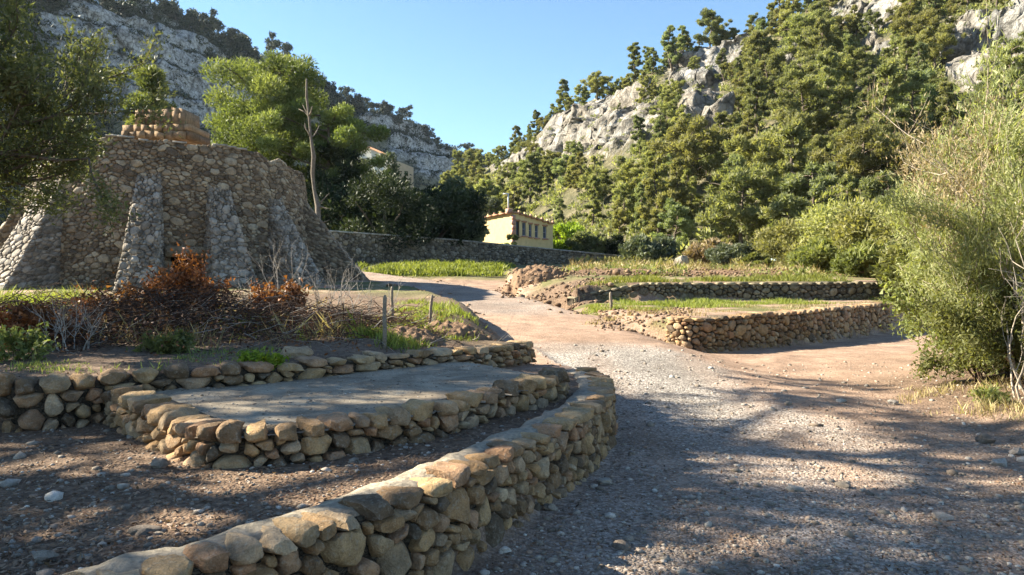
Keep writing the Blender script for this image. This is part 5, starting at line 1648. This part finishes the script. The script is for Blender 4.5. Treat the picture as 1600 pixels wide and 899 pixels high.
xy = xy[(fbm(xyz(xy[:, 0], xy[:, 1]) * .9, 3, 78) > .1) | (rng.random(len(xy)) < .12) | (dist_line(xy[:, 0], xy[:, 1], P_SLAB, True) < .22)]
pebbles('slab_grit', 'grit and crumbs of stone lying on the concrete platform', xy, .004 * np.exp(rng.normal(0, .6, len(xy))), M_peb, rng, 0.0, lambda a, b: SLAB_Z + .012 * fbm(xyz(a, b) * 1.3, 3, 71))
# leaf litter on the lower terrace, track edge and right verge
def litter_cards(name, label, xy, ll, lw, mat, lift=.012):
    n = len(xy); z_ = H(xy[:, 0], xy[:, 1]) + lift * rng.random(n) + .004
    C = np.column_stack([xy, z_])
    A = unit(np.column_stack([rng.normal(size=(n, 2)), rng.normal(0, .25, n)]))
    up_ = unit(np.column_stack([rng.normal(0, .35, (n, 2)), np.ones(n)])); b = unit(np.cross(A, up_))
    l = ll * rng.uniform(.5, 1.5, n)[:, None] / 2; w_ = lw * rng.uniform(.5, 1.5, n)[:, None] / 2
    v = np.stack([C - A * l, C + b * w_, C + A * l, C - b * w_], 1).reshape(-1, 3)
    link(name, make_mesh(name, v, np.arange(4 * n).reshape(-1, 4), mat, False, {'rnd': rng.random(n)}), label=label, cat='leaf litter', kind='stuff')
xy = sample_screen(22000, -250, 1800, 2.6, 9.5)
ok = ~in_poly(xy[:, 0], xy[:, 1], P_SLAB) & (dist_line(xy[:, 0], xy[:, 1], W1) > .0) & (dist_line(xy[:, 0], xy[:, 1], W3) > .1)
ok &= (zone(xy[:, 0], xy[:, 1], P_T1) > .5) | ((xy[:, 0] > np.interp(xy[:, 1], W1[:, 1], W1[:, 0]) + .15) & (rng.random(len(xy)) < .55))
litter_cards('fallen_leaves', 'brown leaf litter and twigs over the shaded ground', xy[ok], .032, .013, L_litter)

def grass_patch(name, label, xy, hgt, wid, mat, per=9, spread=.05, cat='grass'):
    n0 = len(xy)
    xy0 = xy
    xy = np.repeat(xy, per, 0) + rng.normal(0, spread, (n0 * per, 2))
    n = len(xy)
    z_ = H(xy[:, 0], xy[:, 1]) - .01
    a = rng.uniform(0, 6.28, n)
    side = np.column_stack([np.cos(a), np.sin(a), np.zeros(n)])
    hh_ = hgt * rng.uniform(.3, 1.25, n) * np.repeat(np.clip(.85 + 1.1 * fbm(xyz(xy0[:, 0], xy0[:, 1]) * 1.7, 2, 55), .3, 1.7), per)
    lean = np.column_stack([rng.normal(0, .4, n), rng.normal(0, .4, n), np.ones(n)]) * hh_[:, None]
    b = np.column_stack([xy, z_])
    w_ = wid * rng.uniform(.6, 1.4, n)[:, None] / 2
    tip = b + lean
    mid = b + lean * [.42, .42, .52]
    v = np.stack([b - side * w_, b + side * w_, tip, mid - side * w_ * 1.2], 1).reshape(-1, 3)
    tone = np.repeat(rng.uniform(.2, .8, n0), per) + rng.normal(0, .14, n)
    link(name, make_mesh(name, v, np.arange(4 * n).reshape(-1, 4), mat, False, {'rnd': np.clip(tone, 0, 1)}), label=label, cat=cat, kind='stuff')
def poly_px(n, P, noise_s=None, thr=-.2):
    """points in a ground polygon given as (px, Y)"""
    P = np.array([((a - HX) / F * b, b) for a, b in P])
    lo, hi = P.min(0), P.max(0)
    q = rng.uniform(lo, hi, (n, 2))
    q = q[in_poly(q[:, 0], q[:, 1], P)]
    if noise_s:
        q = q[fbm(xyz(q[:, 0], q[:, 1]) * noise_s, 2, 77) > thr]
    return q
grass_patch('grass', 'bright green grass around the wooden stakes', poly_px(2000, [(545, 8.3), (640, 8.6), (765, 10.8), (735, 13), (640, 15), (560, 12)], 1.6, 0.0), .11, .012, L_grass, 9, .06)
grass_patch('grass', 'sunny strip of grass below the boundary wall', poly_px(4200, [(565, 36.5), (780, 36.5), (800, 46), (700, 45), (560, 40)], .5, -.3), .24, .05, L_grass, 7, .15)
grass_patch('grass', 'grass along the foot of the overgrown terrace wall', poly_px(5200, [(905, 18.6), (990, 18.0), (1120, 20), (1380, 23.2), (1390, 25), (1180, 24.2), (930, 23.4)], .8, .2), .12, .016, L_grass, 8, .08)
grass_patch('grass', 'green fringe on top of the overgrown terrace wall', poly_px(5200, [(870, 24.2), (1000, 24.7), (1400, 25.6), (1420, 30), (1200, 29), (880, 27)], .7, .18), .16, .022, L_grass, 7, .1)
grass_patch('grass', 'bright grass patch at the left below the kiln', poly_px(1500, [(-40, 11.0), (125, 11.0), (120, 14.5), (-60, 14.5)], 1.0, -.4), .26, .018, L_grass, 9, .07)
grass_patch('grass', 'grass tufts along the bank behind the kerb wall', poly_px(700, [(-30, 6.3), (300, 6.6), (430, 7.6), (440, 8.6), (180, 8.0), (-30, 7.6)], 1.6, 0.05), .09, .009, L_shrub, 9, .05)
grass_patch('grass', 'green weeds scattered through the brush on the bank', poly_px(900, [(20, 9.5), (560, 9.0), (560, 13), (60, 16)], 1.1, .15), .2, .012, L_grass, 9, .06)
grass_patch('dry_grass', 'tall dry buff grass at the foot of the hillside', poly_px(2600, [(880, 36), (1420, 30), (1460, 36), (1200, 46), (900, 46)], .35, .05), .38, .025, L_dry, 6, .15)
grass_patch('dry_grass', 'short dry grass on the earth slopes', poly_px(2600, [(900, 16), (1060, 15.5), (1380, 21.5), (1380, 23.5), (1000, 20)], 1.2, -.1), .09, .012, L_dry, 6, .08)
grass_patch('dry_grass', 'dry weeds along the right verge', poly_px(700, [(1380, 8.6), (1500, 8.2), (1680, 7.2), (1700, 9.5), (1420, 9.8)], 1.5, -.2), .12, .008, L_dry, 8, .05)
grass_patch('dry_grass', 'dry stalks on the bank among the brush', poly_px(700, [(60, 8.5), (500, 8.4), (560, 11), (500, 14), (60, 13)], 1.0, -.2), .26, .006, L_dry, 5, .08)

def field_scrub(name, label, P, n, s0, s1, mat, thr):
    q = poly_px(n, P, .45, thr)
    scrub(name, label, np.column_stack([q, H(q[:, 0], q[:, 1], False)]), rng.uniform(s0, s1, len(q)), 60, .34, .13, rng, mat)
FIELD = [(880, 31), (1400, 29), (1440, 36), (1200, 46), (960, 50), (880, 40)]
field_scrub('field_weeds', 'low green weeds and brambles over the upper field', FIELD, 420, .2, .55, L_shrub, -.05)
field_scrub('dead_weeds', 'brown dead weeds over the upper field', FIELD, 420, .2, .5, L_buff, .0)
field_scrub('hill_foot_scrub', 'pale green low scrub where the field meets the hillside', [(900, 48), (1250, 40), (1470, 30), (1480, 38), (1250, 50), (950, 58)], 420, .4, 1.0, L_yellow, .0)
# ------------------------------------------------------------------ thin blue air over the valley
m = bpy.data.materials.new('valley_air')
m.use_nodes = True
nt = m.node_tree
nt.nodes.remove(nt.nodes['Principled BSDF'])
pv = nt.nodes.new('ShaderNodeVolumePrincipled')
pv.inputs['Color'].default_value = (0.72, 0.85, 1.0, 1)
pv.inputs['Density'].default_value = 0.00006
pv.inputs['Anisotropy'].default_value = 0.15
nt.links.new(pv.outputs[0], nt.nodes['Material Output'].inputs['Volume'])
mb = MB()
mb.box((-20, 325, 93), (920, 870, 192))
hz = link('haze', mb.mesh('haze', m), kind='stuff', label='thin bluish air filling the valley', cat='haze')
